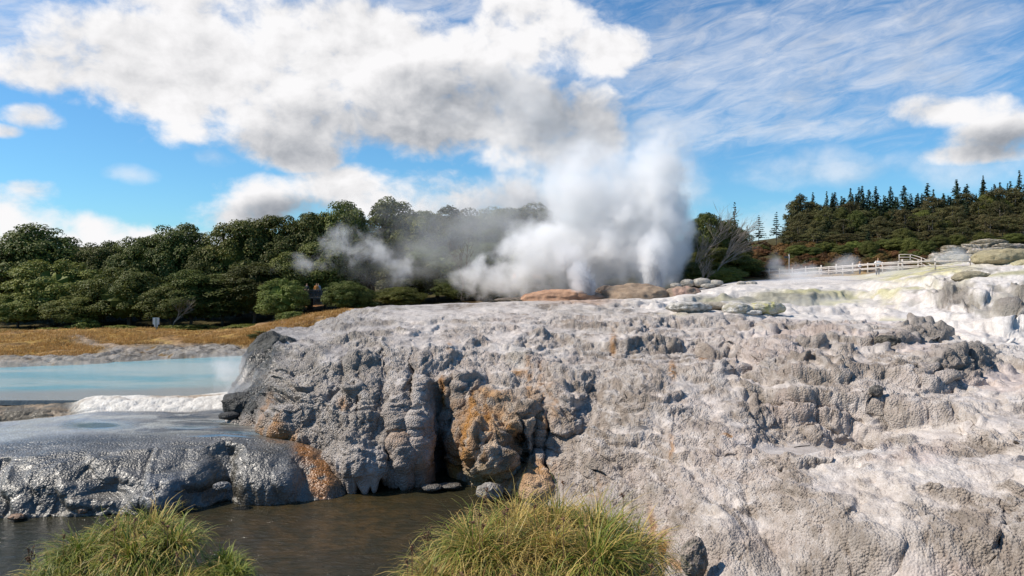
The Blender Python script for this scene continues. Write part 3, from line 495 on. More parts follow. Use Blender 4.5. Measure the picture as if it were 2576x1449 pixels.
mesh_np('far_bank_ground', V2, grid_faces(B_.nt, B_.nx), M['ground'], col); tag(bpy.data.objects['far_bank_ground'], kind='structure')
# near bank below the camera, and the wide land it all sits in
def bank_z(x, y):
    return lerp(-1.5, 5.8, sstep(18., 9.5, y+.0*x)) 
gx = np.linspace(-45, 30, 150); gy = np.linspace(-25, 22, 120); XX, YY = np.meshgrid(gx, gy); VV = np.stack([XX, YY, XX*0], -1).reshape(-1, 3)
zz = bank_z(VV[:, 0], VV[:, 1]+2.5*(fbm(VV*.25, 3, 95)-.5))+(fbm(VV*.8, 4, 94)-.5)*.5; zz = np.minimum(zz, CZ-.46*np.maximum(VV[:, 1], 0)-.35+0*zz) if False else zz
VV[:, 2] = np.minimum(zz, 9.2-.5*np.clip(VV[:, 1], 0, 60))
mesh_np('near_bank_ground', VV, grid_faces(120, 150), M['ground'], np.tile(np.array([.16, .13, .07]), (len(VV), 1)))
tag(bpy.data.objects['near_bank_ground'], kind='structure')
VV = np.array([(-3000, -3000, -1.6), (3000, -3000, -1.6), (3000, 3000, -1.6), (-3000, 3000, -1.6)]); mesh_np('ground', VV, np.array([[0, 1, 2, 3]]), M['ground'], np.tile(np.array([.12, .11, .05]), (4, 1))); tag(bpy.data.objects['ground'], kind='structure')
# pools and river
def m_water(name, kind):
    m, t, b = material(name); pos = t.node('ShaderNodeNewGeometry').outputs['Position']
    if kind == 'river':
        a = t.ramp(t.noise(t.v('MULTIPLY', pos, (1., 1., 1.)), .22, 4., .6), .45, .65); g = t.ramp(t.v('DISTANCE', pos, (-7.5, 29.5, 0)), 1., 8.5, 1., 0.)
        a2 = t.ramp(t.noise(pos, 1.3, 5., .65), .4, .62)
        c = t.mix(t.m('MULTIPLY', g, t.m('ADD', .25, t.m('MULTIPLY', a2, .5))), (.026, .026, .014, 1), (.085, .052, .018, 1)); c = t.mix(t.m('MULTIPLY', a, .4), c, (.035, .028, .016, 1)); t.put(b.inputs['Base Color'], c); b.inputs['Roughness'].default_value = .06
        fl = t.noise(t.v('MULTIPLY', pos, (.7, 1.7, 1.)), 1.6, 5., .6, 1.2); fs = t.noise(t.v('MULTIPLY', pos, (1., 2., 1.)), 7., 3., .6, .5)
        h = t.m('ADD', t.m('MULTIPLY', fl, .22), t.m('MULTIPLY', fs, .035))
    else:
        n = t.noise(t.v('MULTIPLY', pos, (.35, 1., 1.)), .25, 4., .55)
        c = t.mix(t.ramp(n, .42, .60), (.13, .33, .38, 1), (.30, .41, .41, 1)); 
        sx_ = t.node('ShaderNodeSeparateXYZ', {0: pos}); shal = t.m('ADD', t.m('SUBTRACT', sx_.outputs[1], t.m('MULTIPLY', n, 3.)), t.m('MULTIPLY', sx_.outputs[0], -.12))
        c = t.mix(t.ramp(shal, 48.5, 51.5, 1., 0.), c, (.26, .28, .27, 1)); t.put(b.inputs['Base Color'], c); b.inputs['Roughness'].default_value = .12
        h = t.m('MULTIPLY', t.noise(t.v('MULTIPLY', pos, (1., 2.5, 1.)), 3., 4., .6), .09)
    b.inputs['IOR'].default_value = 1.33; b.inputs['Specular IOR Level'].default_value = .5 if kind == 'river' else .3
    bp = t.node('ShaderNodeBump', {'Height': h, 'Distance': 1., 'Strength': .7}); t.put(b.inputs['Normal'], bp); return m
def pool(name, pts, z, mat, depth=.3):
    n = len(pts); vs = [(x, y, z) for x, y in pts]+[(x, y, z-depth) for x, y in pts]
    mb = MB().add(vs, [tuple(range(n))]+[tuple(range(2*n-1, n-1, -1))]+[(i, i+n, (i+1) % n+n, (i+1) % n) for i in range(n)]); o = mb.build(name, mat); tag(o, kind='structure'); return o
M['river'] = m_water('river_water', 'river'); M['bluepool'] = m_water('pool_water', 'pool')
pool('river', [(-90, 12), (30, 12), (30, 44), (-90, 44)], 0., M['river'])
pool('hot_pool', [(-80, 44), (-19.5, 44), (-14, 50), (-13, 60), (-16, 72), (-80, 72)], 2.5, M['bluepool'])
#PART3
# ------------------------------------------------------------------ vegetation
def leaf_quads(C, Nn, size, col, asp=1.5):
    "one small quad per centre C, facing Nn"
    n = len(C); up = RNG.normal(size=(n, 3)); a = np.cross(Nn, up); a /= np.linalg.norm(a, axis=1, keepdims=True)+1e-9; b = np.cross(Nn, a)
    s = size[:, None]; V = np.stack([C-a*s*.5, C+b*s*.5*asp-a*s*.08, C+a*s*.5, C-b*s*.5*asp+a*s*.1], 1).reshape(-1, 3)
    return V, np.arange(4*n).reshape(n, 4), np.repeat(col, 4, 0)
def crown_mesh(name, R, H, z0, ncl, nleaf, mat, rcl=(.9, 1.6), ls=(.16, .32), flat_=1., core=True, seed=1, top=1.):
    g = np.random.default_rng(seed); Cs = []; Ns = []; Ss = []; Cl = []
    for k in range(ncl):
        th = g.uniform(0, 2*math.pi); u = g.uniform(-.75, 1.)**1. if k > 4 else g.uniform(.7, 1.)
        rr = math.sqrt(max(0, 1-u*u))*(1 if u > 0 else 1.0); sh = g.uniform(.72, 1.0)
        c = np.array([R*rr*math.cos(th)*sh, R*rr*math.sin(th)*sh, z0+H*.5+H*.5*u*sh*top]); r = g.uniform(*rcl); m = int(nleaf*(r/rcl[1])**2)
        q = g.normal(size=(m, 3)); q /= np.linalg.norm(q, axis=1, keepdims=True); q[:, 2] = np.where(q[:, 2] < -.35, -q[:, 2], q[:, 2])
        rad = r*(.72+.38*g.random(m)**.6); p = c+q*rad[:, None]*np.array([1, 1, .72*flat_]); o = c-np.array([0, 0, z0+H*.4]); o = o/(np.linalg.norm(o)+1e-6)
        nn = q*1.0+o*.35+np.array([0, 0, .35])+g.normal(size=(m, 3))*.55; nn /= np.linalg.norm(nn, axis=1, keepdims=True)
        tone = np.clip(g.uniform(.1, .75)+g.normal(0, .22, m), 0, 1); hi = np.clip(g.normal(-.15, .35, m), 0, 1)
        Cs.append(p); Ns.append(nn); Ss.append(g.uniform(ls[0], ls[1], m)); Cl.append(np.stack([tone, hi, tone*0], 1))
    V, Q_, K = leaf_quads(np.concatenate(Cs), np.concatenate(Ns), np.concatenate(Ss), np.concatenate(Cl))
    if core:
        nu, nv = 14, 10; uu, vv = np.meshgrid(np.linspace(0, 2*math.pi, nu), np.linspace(-1.2, 1.4, nv)); k = .66+.12*np.sin(uu*5+vv*7)
        cv = np.stack([R*k*np.cos(uu)*np.cos(vv), R*k*np.sin(uu)*np.cos(vv), z0+H*.47+H*.5*k*np.sin(vv)], -1).reshape(-1, 3); cv[::nu] = cv[nu-1::nu]
        Q_ = np.concatenate([Q_, grid_faces(nv, nu)+len(V)]); V = np.concatenate([V, cv]); K = np.concatenate([K, np.tile([.15, 0, 0], (len(cv), 1))])
    return mesh_np(name, V, Q_, mat, K, smooth=False, add=False).data
def trunk_mesh(name, h, r, mat, limbs=5, spread=2.5, lean=0., seed=1, n=6, z1=.5):
    g = random.Random(seed); mb = MB(); pts = [(lean*t*t*h+g.uniform(-.1, .1)*t, g.uniform(-.1, .1), h*t-.4) for t in (0, .25, .5, .75, 1)]
    mb.tube(pts, [r*(1.15-.85*t) for t in (0, .25, .5, .75, 1)], n)
    for k in range(limbs):
        t = g.uniform(z1*.6, .95); a = g.uniform(0, 6.28); b = Vector((lean*t*t*h, 0, h*t-.4)); L = spread*g.uniform(.6, 1.1)*(1.2-t*.5)
        mb.tube([b, b+Vector((math.cos(a)*L*.5, math.sin(a)*L*.5, L*.35)), b+Vector((math.cos(a)*L, math.sin(a)*L, L*.9))], [r*.45*(1.2-t), r*.3*(1.2-t), r*.1], 5)
    o = mb.build(name, mat, smooth=True); COL.objects.unlink(o); return o.data
def conifer_mesh(H, R, mat, seed, lev=30, droop=.25, z0=.12, gap=.0):
    g = np.random.default_rng(seed); Cs = []; Ns = []; Ss = []; Cl = []
    for i in range(lev):
        t = i/(lev-1); z = H*(z0+(1-z0)*t); L = R*(1-t)**.8*g.uniform(.75, 1.15)+.18
        nb = max(3, int(8*(1-t)+3))
        for k in range(nb):
            if g.random() < gap: continue
            a = g.uniform(0, 6.28); l = L*g.uniform(.55, 1.1); m = int(4+l*7); s = g.uniform(.15, 1, m)
            d = np.array([math.cos(a), math.sin(a)]); w = .16+.30*(1-s)*l*.5
            p = np.stack([d[0]*l*s+g.normal(0, 1, m)*w*.5, d[1]*l*s+g.normal(0, 1, m)*w*.5, z-droop*l*s**1.5+.12*s**4*l+g.normal(0, .07, m)], 1)
            nn = np.stack([d[0]*.5+g.normal(0, .4, m), d[1]*.5+g.normal(0, .4, m), np.full(m, .8)], 1); nn /= np.linalg.norm(nn, axis=1, keepdims=True)
            Cs.append(p); Ns.append(nn); Ss.append(g.uniform(.22, .42, m)); tn = np.clip(g.uniform(.1, .8)+g.normal(0, .2, m), 0, 1); Cl.append(np.stack([tn, np.clip(g.normal(-.3, .3, m), 0, 1), tn*0], 1))
    V, Q_, K = leaf_quads(np.concatenate(Cs), np.concatenate(Ns), np.concatenate(Ss), np.concatenate(Cl), 1.7)
    return mesh_np('conifer_crown', V, Q_, mat, K, smooth=False, add=False).data
def bare_mesh(seed, lean, H=6., mat=None):
    g = random.Random(seed); mb = MB()
    def grow(p, d, L, r, k):
        pts = [p]; q = Vector(p); dd = Vector(d)
        for i in range(3):
            dd = (dd+Vector((g.uniform(-.16, .16)+lean*.06, g.uniform(-.16, .16), g.uniform(-.08, .12)))).normalized(); q = q+dd*L/3; pts.append(q.copy())
        mb.tube(pts, [r, r*.85, r*.7, r*.5], 4 if r > .04 else 3)
        if k == 0: return
        for j in range(4 if k > 1 else 3):
            b = pts[g.choice((1, 2, 3, 3))]; e = (dd+Vector((g.uniform(-.75, .75)+lean*.3, g.uniform(-.7, .7), g.uniform(-.15, .55)))).normalized()
            grow(b, e, L*g.uniform(.55, .8), r*.55, k-1)
    grow(Vector((0, 0, -.2)), Vector((lean*.5, 0, 1)).normalized(), H*.42, .11, 4)
    o = mb.build('branches', mat); COL.objects.unlink(o); return o.data
BL = [(crown_mesh('crown', 5., 9., 1.8, 110, 300, M['leaf'], ls=(.13, .26), seed=s), 5., 11.2) for s in (11, 12, 13)]
BLL = [(crown_mesh('crown', 5., 9., .8, 100, 300, M['leaf_light'], rcl=(.7, 1.4), ls=(.12, .24), seed=s), 5., 10.2) for s in (21, 22)]
TALL = [(crown_mesh('crown', 3.2, 11., 1., 90, 280, M['leaf'], rcl=(.8, 1.4), ls=(.12, .24), seed=s), 3.2, 12.4) for s in (31, 32)]
GUM = [(crown_mesh('crown', 3.6, 8., 4.5, 46, 120, M['leaf_gum'], rcl=(.7, 1.3), core=False, seed=s), 3.6, 13.) for s in (41, 42, 43)]
SH = [(crown_mesh('foliage', 2., 2.4, -.4, 46, 110, M['leaf_light'], rcl=(.35, .65), ls=(.09, .18), seed=s), 2., 2.2) for s in (51, 52)]
SHB = [(crown_mesh('foliage', 2., 2.4, -.5, 40, 100, M['leaf_brown'], rcl=(.35, .7), ls=(.1, .2), seed=s), 2., 2.1) for s in (61, 62, 63)]
SHD = [(crown_mesh('foliage', 2., 2.4, -.5, 40, 100, M['leaf'], rcl=(.35, .7), ls=(.1, .2), seed=s), 2., 2.1) for s in (64, 65)]
CON = [(conifer_mesh(14, 2.9, M['leaf_conifer'], s, droop=.2+.1*(s % 3)), 2.9, 14.) for s in (71, 72, 73, 74)]
LONE = [(conifer_mesh(14, 2.6, M['leaf_conifer'], 75, lev=22, gap=.42, z0=.2), 2.6, 14.), (conifer_mesh(14, 3.2, M['leaf_conifer'], 76, lev=12, gap=.35, z0=.42), 3.2, 14.)]
TR = {'bl': trunk_mesh('trunk', 7., .35, M['bark'], 7), 'gum': trunk_mesh('trunk', 11.5, .24, M['pale_bark'], 9, 2.4, seed=4), 'con': trunk_mesh('trunk', 13.4, .2, M['bark'], 0, seed=5), 'sh': trunk_mesh('stem', 1.2, .07, M['bark'], 4, .8, seed=6)}
def plant(kind, X, Yt, hw, D, label, cat, group=None, name='tree', lib=None, trunk='bl', part='crown', Yb=None, i=0):
    me, R0, H0 = lib[i % len(lib)]; zb = ground_z(X, D) if Yb is None else CZ-(Yb-HY)/F*D; x = (X-CX)/F*D; zt = CZ-(Yt-HY)/F*D
    e = empty(name, (x, D, zb-.15), random.uniform(0, 6.28)); e.scale = (hw/F*D/R0,)*2+((zt-zb)/H0*1.0,)
    c = link(bpy.data.objects.new(part, me), e); 
    if trunk:
        t = link(bpy.data.objects.new('trunk' if part == 'crown' else 'stem', TR[trunk]), e)
        if trunk in ('gum', 'con', 'bl'): t.scale = (1/max(.5, e.scale[0])*e.scale[2], 1/max(.5, e.scale[0])*e.scale[2], 1)
    tag(e, label, cat, group); return e
LT = [  # X, top, half width, distance, variant, label
 (8, 628, 62, 97, 'BL', 'dark round tree cut by the left edge of the picture'), (100, 574, 92, 99, 'BL', 'tallest dark domed tree near the left edge, cloud right behind its top'),
 (45, 735, 70, 88, 'BLL', 'low grey green tree at the far left foot of the wood'), (140, 652, 92, 92, 'BLL', 'light green flat crowned tree below the big dome tree on the left'),
 (258, 614, 58, 100, 'BL', 'small dark tree in the dip of the skyline left of the twin crowns'), (190, 745, 60, 87, 'BL', 'dark bushy tree low between the two light green crowns'),
 (355, 596, 62, 98, 'BL', 'dark tree on the left shoulder of the twin crowned pair'), (448, 571, 74, 99, 'BL', 'right and taller tree of the twin crowned pair above the sign'),
 (325, 672, 82, 89, 'BLL', 'wide light olive tree directly above and left of the white sign'), (430, 720, 60, 86, 'BL', 'dark tree just behind the white sign'),
 (520, 630, 46, 96, 'BL', 'narrow dark tree in the notch right of the twin crowns'), (600, 556, 70, 98, 'BL', 'broad dark tree where the skyline starts climbing to the steam'),
 (690, 542, 74, 99, 'BL', 'rounded dark tree second along the climbing skyline'), (560, 690, 66, 90, 'TALL', 'column shaped leafy tree hanging down to the shrubs right of the sign'),
 (640, 660, 60, 89, 'TALL', 'ivy like column of foliage left of the boardwalk railing'), (780, 536, 66, 100, 'BL', 'dark tree on the skyline left of the two pointed tops'),
 (860, 514, 66, 101, 'BL', 'dark tree with a bumpy top where the thin steam begins'), (710, 700, 52, 84, 'BLL', 'pointed grey green bush tree left of the boardwalk railing'),
 (985, 495, 52, 104, 'TALL', 'tallest rounded tree top poking out of the steam'), (930, 590, 70, 100, 'BL', 'dark tree behind the white steam wisp'),
 (820, 610, 70, 95, 'BL', 'dark tree left of the white steam wisp'), (1060, 530, 66, 104, 'BL', 'steam veiled tree right of the tallest top'), (1150, 528, 74, 104, 'BL', 'steam veiled tree in the middle of the hazy wood'),
 (1240, 524, 74, 105, 'BL', 'steam veiled tree with pale dead twigs, left of the geyser cloud'), (1330, 512, 72, 106, 'TALL', 'faint tree top almost lost in the geyser cloud'),
 (1100, 620, 72, 98, 'BLL', 'lower hazy tree above the orange clad visitors'), (1210, 610, 74, 98, 'BL', 'lower hazy tree left of the slanting water jet'), (1310, 620, 74, 98, 'BLL', 'lower olive tree dissolving into the geyser steam'),
 (1030, 660, 66, 95, 'BL', 'dark tree over the shaded boardwalk'), (1160, 690, 56, 90, 'BLL', 'olive bush tree just above the terrace rim in steam'), (1270, 700, 60, 90, 'BLL', 'hazy bush tree behind the orange sinter rim'),
 (1420, 560, 80, 106, 'BL', 'tree fully wrapped in steam behind the slanting jet'), (1400, 690, 70, 92, 'BLL', 'low tree wrapped in steam behind the slanting jet'), (1500, 600, 80, 106, 'BL', 'tree hidden in steam between the two water jets'),
 (740, 640, 60, 93, 'BL', 'dark tree over the left end of the boardwalk'), (480, 680, 50, 88, 'TALL', 'slim dark tree right above the white sign'), (250, 700, 55, 91, 'BL', 'shadowy tree filling the gap left of the wide olive tree'),
 (870, 706, 46, 80, 'BLL', 'bright green bush tree in front of the boardwalk railing'), (905, 722, 40, 81, 'BLL', 'smaller green bush right of the railing bush'),
 (1010, 722, 50, 86, 'BL', 'dark bush tree touching the terrace crest'),
]
LIB = {'BL': (BL, 'bl'), 'BLL': (BLL, 'bl'), 'TALL': (TALL, 'bl')}
for i, (X, Yt, hw, D_, k, lab) in enumerate(LT):
    plant(k, X, Yt-4, hw*1.18, D_, lab, 'tree', 'trees of the wood beyond the pool', 'broadleaf_tree', LIB[k][0], LIB[k][1], i=i)
g_ = random.Random(3)
for i in range(26):          # the rows behind that close the wood
    X = -120+i*66+g_.uniform(-15, 15); sky_ = np.interp(X, [-150, 50, 240, 400, 520, 700, 860, 1000, 1400, 1700], [650, 600, 650, 600, 640, 570, 550, 540, 540, 620])
    plant('BL', X, sky_+g_.uniform(10, 50), 80, 108+g_.uniform(0, 12), 'dark tree deep inside the wood beyond the pool', 'tree', 'trees deep inside the wood', 'broadleaf_tree', BL, 'bl', i=i)
for i, (X, Yt, hw, D_, k, lab) in enumerate([
 (130, 820, 40, 84, 'l', 'light green shrub at the wood edge on the far left'), (300, 815, 50, 83, 'l', 'yellow green shrub left of the white sign'), (470, 812, 66, 84, 'l', 'long green shrub right of the white sign'),
 (545, 828, 24, 80, 'd', 'small dark shrub at the right end of the long green shrub'), (610, 812, 48, 83, 'l', 'green shrub at the foot of the ochre slope'), (670, 829, 28, 73.5, 'd', 'round dark shrub sitting on the ochre slope'),
 (735, 778, 40, 80, 'l', 'green shrub on top of the ochre slope'), (210, 800, 40, 85, 'l', 'pale leaved shrub against the dark wood'), (20, 825, 40, 82, 'd', 'dull green shrub at the left edge above the dry grass'), 
 (85, 868, 26, 72, 'd', 'small green cushion shrub in the dry grass'), (250, 842, 36, 78, 'd', 'low dull green cushion behind the dry grass'), (160, 845, 36, 79, 'd', 'flat green cushion left of the low dull one'), (640, 836, 16, 72.5, 'd', 'tiny shrub left of the round dark shrub'),
 (1940, 700, 26, 83, 'd', 'low dark shrub left of the first fence post')]):
    plant('s', X, Yt, hw, D_, lab, 'shrub', 'shrubs along the wood edge', 'shrub', SH if k == 'l' else SHD, 'sh', 'foliage', i=i)
# clump right of the geyser
for i, (X, Yt, hw, D_, k, lab) in enumerate([
 (1775, 532, 56, 92, 'BL', 'tall grey green tree right beside the geyser plume'), (1835, 556, 54, 93, 'BL', 'rounded dark tree behind the bleached branches'), (1720, 600, 50, 92, 'BL', 'tree half hidden by the right edge of the geyser plume'),
 (1810, 620, 70, 88, 'BL', 'dark leafy tree under the bleached branches'), (1870, 640, 50, 88, 'BL', 'low dark tree at the right end of the clump'), (1745, 655, 54, 84, 'BLL', 'low bushy tree at the foot of the clump near the plume'), (1825, 668, 50, 82, 'BLL', 'low green bush tree in front of the clump')]):
    plant(k, X, Yt, hw, D_, lab, 'tree', 'trees right of the geyser', 'broadleaf_tree', LIB[k][0], 'bl', i=i)
for i, (X, D_, H_, ln, lab) in enumerate([(1738, 83, 6.2, .5, 'bleached bare tree nearest the geyser plume'), (1790, 82.5, 6.6, .8, 'bleached bare tree leaning right in front of the dark clump'), (1762, 80, 3.6, .4, 'short bleached bare shrub low in front of the clump'), (1755, 86, 8.5, .3, 'tall bare twiggy tree at the top of the clump'), (1800, 85, 8.2, .9, 'bare spreading tree over the crown of the clump'), (1160, 88, 7, -.1, 'thin pale bare tree in the steam veiled wood'), (430, 83, 3.6, .2, 'pale bare branches at the dark foot of the wood by the sign')]):
    zb = ground_z(X, D_); e = empty('bare_tree', ((X-CX)/F*D_, D_, zb+(.8 if H_ > 4 else 0)+(.8 if H_ > 8 else 0))); link(bpy.data.objects.new('branches', bare_mesh(100+i, ln, H_, M['pale_bark'])), e); tag(e, lab, 'bare tree', 'bleached bare trees')
# hillside on the right
for X, Yt, hw, D_, j, lab in [(1848, 508, 20, 118, 0, 'tallest lone conifer left of the hillside, sky all round'), (1909, 540, 22, 118, 1, 'lone wide topped pine second from the left'), (1953, 532, 22, 120, 1, 'lone pine with two stems just left of the forest edge'), (1880, 566, 12, 116, 1, 'small thin pine between the two lone pines'), (1972, 575, 12, 122, 0, 'little conifer at the foot of the forest edge')]:
    plant('c', X, Yt, hw, D_, lab, 'pine tree', 'lone pines against the sky', 'pine_tree', [LONE[j]], 'con')
def ridge(X): return float(np.interp(X, [1985, 2010, 2060, 2150, 2230, 2300, 2360, 2440, 2500, 2576, 2700, 2900], [520, 492, 486, 480, 478, 492, 474, 468, 455, 445, 430, 415]))
for row, (Dr, n, off) in enumerate([(150, 46, 0), (143, 36, 14), (136, 28, 34)]):
    for i in range(n):
        X = 1990+(i+g_.uniform(-.35, .35))*(760/n); Yt = ridge(X)+off*.6+g_.uniform(-22, 30)
        plant('c', X, Yt, g_.uniform(15, 30), Dr+g_.uniform(-3, 3), ('dark conifer on the skyline of the right hillside', 'dark conifer just below the skyline of the right hillside', 'dark conifer in the upper forest of the right hillside')[row], 'conifer', 'conifers of the hillside forest', 'conifer_tree', CON, 'con', i=g_.randint(0, 3))
for i, (X, Yt, hw) in enumerate([(1998, 500, 24), (2018, 488, 26), (2042, 505, 26), (2075, 512, 28), (2140, 505, 28), (2345, 492, 26), (2430, 480, 28), (2520, 470, 28)]):
    plant('g', X, Yt, hw, 133, 'tall brownish gum tree reaching the skyline of the right hillside', 'tree', 'tall gum trees on the skyline', 'gum_tree', GUM, 'gum', i=i)
for row, (Dr, n, off, hw) in enumerate([(132, 34, 34, 27), (126, 32, 52, 27), (119, 32, 74, 27), (112, 30, 98, 25)]):
    for i in range(n):
        X = 1990+(i+g_.uniform(-.4, .4))*(720/n); Yt = ridge(X)+off+g_.uniform(-16, 22)
        kind = g_.random(); lib, trk, nm, lb = (GUM, 'gum', 'gum_tree', 'brownish open crowned gum tree on the middle slope') if kind < .62 else (CON, 'con', 'conifer_tree', 'dark conifer standing among the gum trees') 
        if kind > .86: lib, trk, nm, lb = BL, 'bl', 'broadleaf_tree', 'dark leafy tree on the middle slope'
        plant('g', X, Yt, hw*g_.uniform(.8, 1.15)*(1 if lib is not CON else .75), Dr+g_.uniform(-3, 3), lb, 'tree' if nm != 'conifer_tree' else 'conifer', 'mixed trees of the middle slope', nm, lib, trk, i=i)
for i in range(18):
    X = 2010+i*36+g_.uniform(-8, 8); D_ = g_.uniform(100, 108); Yg = HY-(ground_z(X, D_)-CZ)*F/D_
    if X < 1960: D_ = 112; Yg = HY-(ground_z(X, D_)-CZ)*F/D_
    plant('b', X, Yg-g_.uniform(30, 50), g_.uniform(20, 30), D_, 'round green bush tree at the foot of the forest', 'tree', 'bush trees at the forest foot', 'broadleaf_tree', BL if g_.random() < .7 else BLL, 'bl', i=i)
for i in range(150):
    X = 1868+g_.uniform(0, 1)**1.25*520; D_ = 88+g_.random()**1.1*34-max(0, (X-2150))*.012; Yg = HY-(ground_z(X, D_)-CZ)*F/D_
    br = g_.random() < .8
    plant('b', X, Yg-g_.uniform(12, 24), g_.uniform(14, 25), D_, 'rust brown scrub bush on the lower slope behind the fence' if br else 'dull green scrub bush on the lower slope behind the fence', 'bush', 'scrub bushes on the lower slope', 'scrub_bush', SHB if br else SHD, 'sh', 'foliage', i=i)
# dry grass tufts on the far bank
def tufts(name, pts, hgt, mat, nb, w=.02, spread=.25, lean=.5, cfun=None, seg=3, seed=5, cupw=None):
    g = np.random.default_rng(seed); n = len(pts)*nb; B = np.repeat(pts, nb, 0)+np.concatenate([g.normal(0, spread, (n, 2)), np.zeros((n, 1))], 1)
    a = g.uniform(0, 2*math.pi, n); L = hgt*g.uniform(.5, 1.15, n); k = lean*g.uniform(.2, 1.2, n); d = np.stack([np.cos(a), np.sin(a)], 1); side = np.stack([-d[:, 1], d[:, 0]], 1)
    if cupw is not None: d = .5*d+cupw
    V = []; 
    for j in range(seg+1):
        t = j/seg; c = np.concatenate([B[:, :2]+d*(L*k*t**1.7)[:, None], (B[:, 2]+L*(t-.45*k*t*t))[:, None]], 1); ww = w*(1-.85*t)
        V.append(np.concatenate([c[:, :2]-side*ww, c[:, 2:]], 1)); V.append(np.concatenate([c[:, :2]+side*ww, c[:, 2:]], 1))
    V = np.stack(V, 1).reshape(-1, 3); b = np.arange(n)*(2*(seg+1)); Q_ = np.concatenate([np.stack([b+2*j, b+2*j+1, b+2*j+3, b+2*j+2], 1) for j in range(seg)])
    c = cfun(n, g); K = np.repeat(c, 2*(seg+1), 0)
    return V, Q_, K
M['dry_grass'] = m_leaf('dry_grass', (.50, .31, .08), (.64, .45, .15), (.28, .18, .06))
Bv = V2; sel = (flat > 1.5) & (flat < 6.2) & (Xf > -60) & (Xf < 870) & (rocky < .35) & (fbm(Bv*.35, 3, 99) > .38); idx = np.nonzero(sel)[0]; idx = RNG.choice(idx, 5200, replace=False)
tv, tq, tk = tufts('g', Bv[idx], .34, None, 7, .022, .22, .9, lambda n, g: np.stack([g.random(n), np.clip(g.normal(-.1, .4, n), 0, 1), g.random(n)], 1), 2)
o = mesh_np('dry_grass', tv, tq, M['dry_grass'], tk, smooth=False); tag(o, 'golden dry grass covering the bank between the blue pool and the wood', 'grass', kind='stuff')
#PART4
# ------------------------------------------------------------------ rocks
import bmesh
def sphere_np(sub):
    bm = bmesh.new(); bmesh.ops.create_icosphere(bm, subdivisions=sub, radius=1.); v = np.array([x.co[:] for x in bm.verts]); f = np.array([[y.index for y in x.verts] for x in bm.faces]); bm.free(); return v, f
SV, SF = sphere_np(5); SV3, SF3 = sphere_np(4)
def rock(X, Yc, hx, hy, D, label, c1, c2, name='boulder', seed=1, layered=0., knob=.12, dz=.7, group=None, cat='rock', wet_=.1, small=False, rz=0.):
    v, f_ = (SV3, SF3) if small else (SV, SF); c = np.array(P(X, Yc, D)); r = np.array([hx/F*D, hx/F*D*dz, hy/F*D])
    q = v*1.; o = fbm(v*1.4+seed*3.1, 4, seed); q = v*(1+.55*(o-.5)[:, None]); s_ = np.sign(q[:, 2])*np.abs(q[:, 2])**.8; q[:, 2] = s_
    w_ = q*r; k = bump(w_/(.9*min(r))+seed, seed+5); w_ = w_+v*((k-.6)*knob*min(r)*1.2)[:, None]+v*((fbm(w_/(.35*min(r))+seed, 4, seed+8)-.5)*.30*min(r))[:, None]+v*((bump(w_/.16+seed, seed+6)-.6)*.05*min(1, min(r)))[:, None]
    if layered: zq = w_[:, 2]/(.28*r[2]); w_[:, :2] *= (1+layered*(np.abs((zq+vnoise(w_*2, 3)) % 1-.5)-.25))[:, None]
    if rz: w_ = w_@np.array([[math.cos(rz), 0, math.sin(rz)], [0, 1, 0], [-math.sin(rz), 0, math.cos(rz)]])
    n = fbm(w_/(.5*min(r))+seed, 4, 7)[:, None]; t_ = sstep(.42, .58, n); col = np.array(c1)*(1-t_)+np.array(c2)*t_
    o = mesh_np(name, w_, f_, M['sinter'], col, extra={'wet': np.full(len(v), wet_), 'smoothness': np.full(len(v), .4)}); o.location = c; tag(o, label, cat, group); return o
TAN = (.36, .24, .17); GR = (.36, .34, .30); WH = (.62, .60, .56); OL = (.34, .31, .17); YE = (.48, .46, .22); DKR = (.07, .065, .055)
rock(1605, 752, 92, 36, 71, 'large smooth brown mound in front of the tall geyser jet', (.27, .20, .14), (.36, .27, .19), 'sinter_mound', 2, dz=.8, knob=.10, cat='mound')
rock(1712, 754, 50, 34, 70, 'pinkish smooth mound right of the large brown one', (.42, .28, .22), (.30, .23, .17), 'sinter_mound', 3, knob=.06, cat='mound')
rock(1527, 747, 34, 28, 72, 'dark brown mound between the slanting jet and the large brown mound', (.12, .09, .07), (.20, .15, .11), 'sinter_mound', 4, knob=.08, cat='mound')
rock(1425, 755, 110, 26, 71, 'orange brown sinter swell left of the slanting jet', (.50, .30, .19), (.40, .23, .14), 'sinter_mound', 5, dz=.5, knob=.05, cat='mound')
rock(1320, 757, 70, 10, 71.5, 'dark low ridge at the left end of the orange swell', (.12, .10, .08), (.2, .16, .12), 'sinter_mound', 6, dz=.5, knob=.05, cat='mound')
rock(1560, 763, 60, 14, 69.5, 'low brown swell at the foot of the large mound', (.30, .23, .17), (.38, .30, .23), 'sinter_mound', 7, dz=.7, knob=.05, cat='mound')
rock(1928, 775, 42, 17, 55, 'yellowish boulder with a grey end on the terrace rim', YE, (.5, .48, .40), 'boulder', 8, knob=.12)
rock(1855, 777, 36, 15, 54.5, 'pale boulder with a small dark hollow, left of the yellowish one', WH, (.45, .42, .33), 'boulder', 9, knob=.14)
rock(1730, 773, 54, 14, 55, 'long grey boulder at the left end of the rim boulders', GR, WH, 'boulder', 10, knob=.14)
rock(1800, 769, 44, 9, 57, 'flat brown ledge behind the pale boulder', (.33, .29, .23), (.45, .41, .33), 'boulder', 11, knob=.1)
rock(1895, 786, 20, 6, 54, 'small white stone wedged between two rim boulders', WH, WH, 'boulder', 12, small=True)
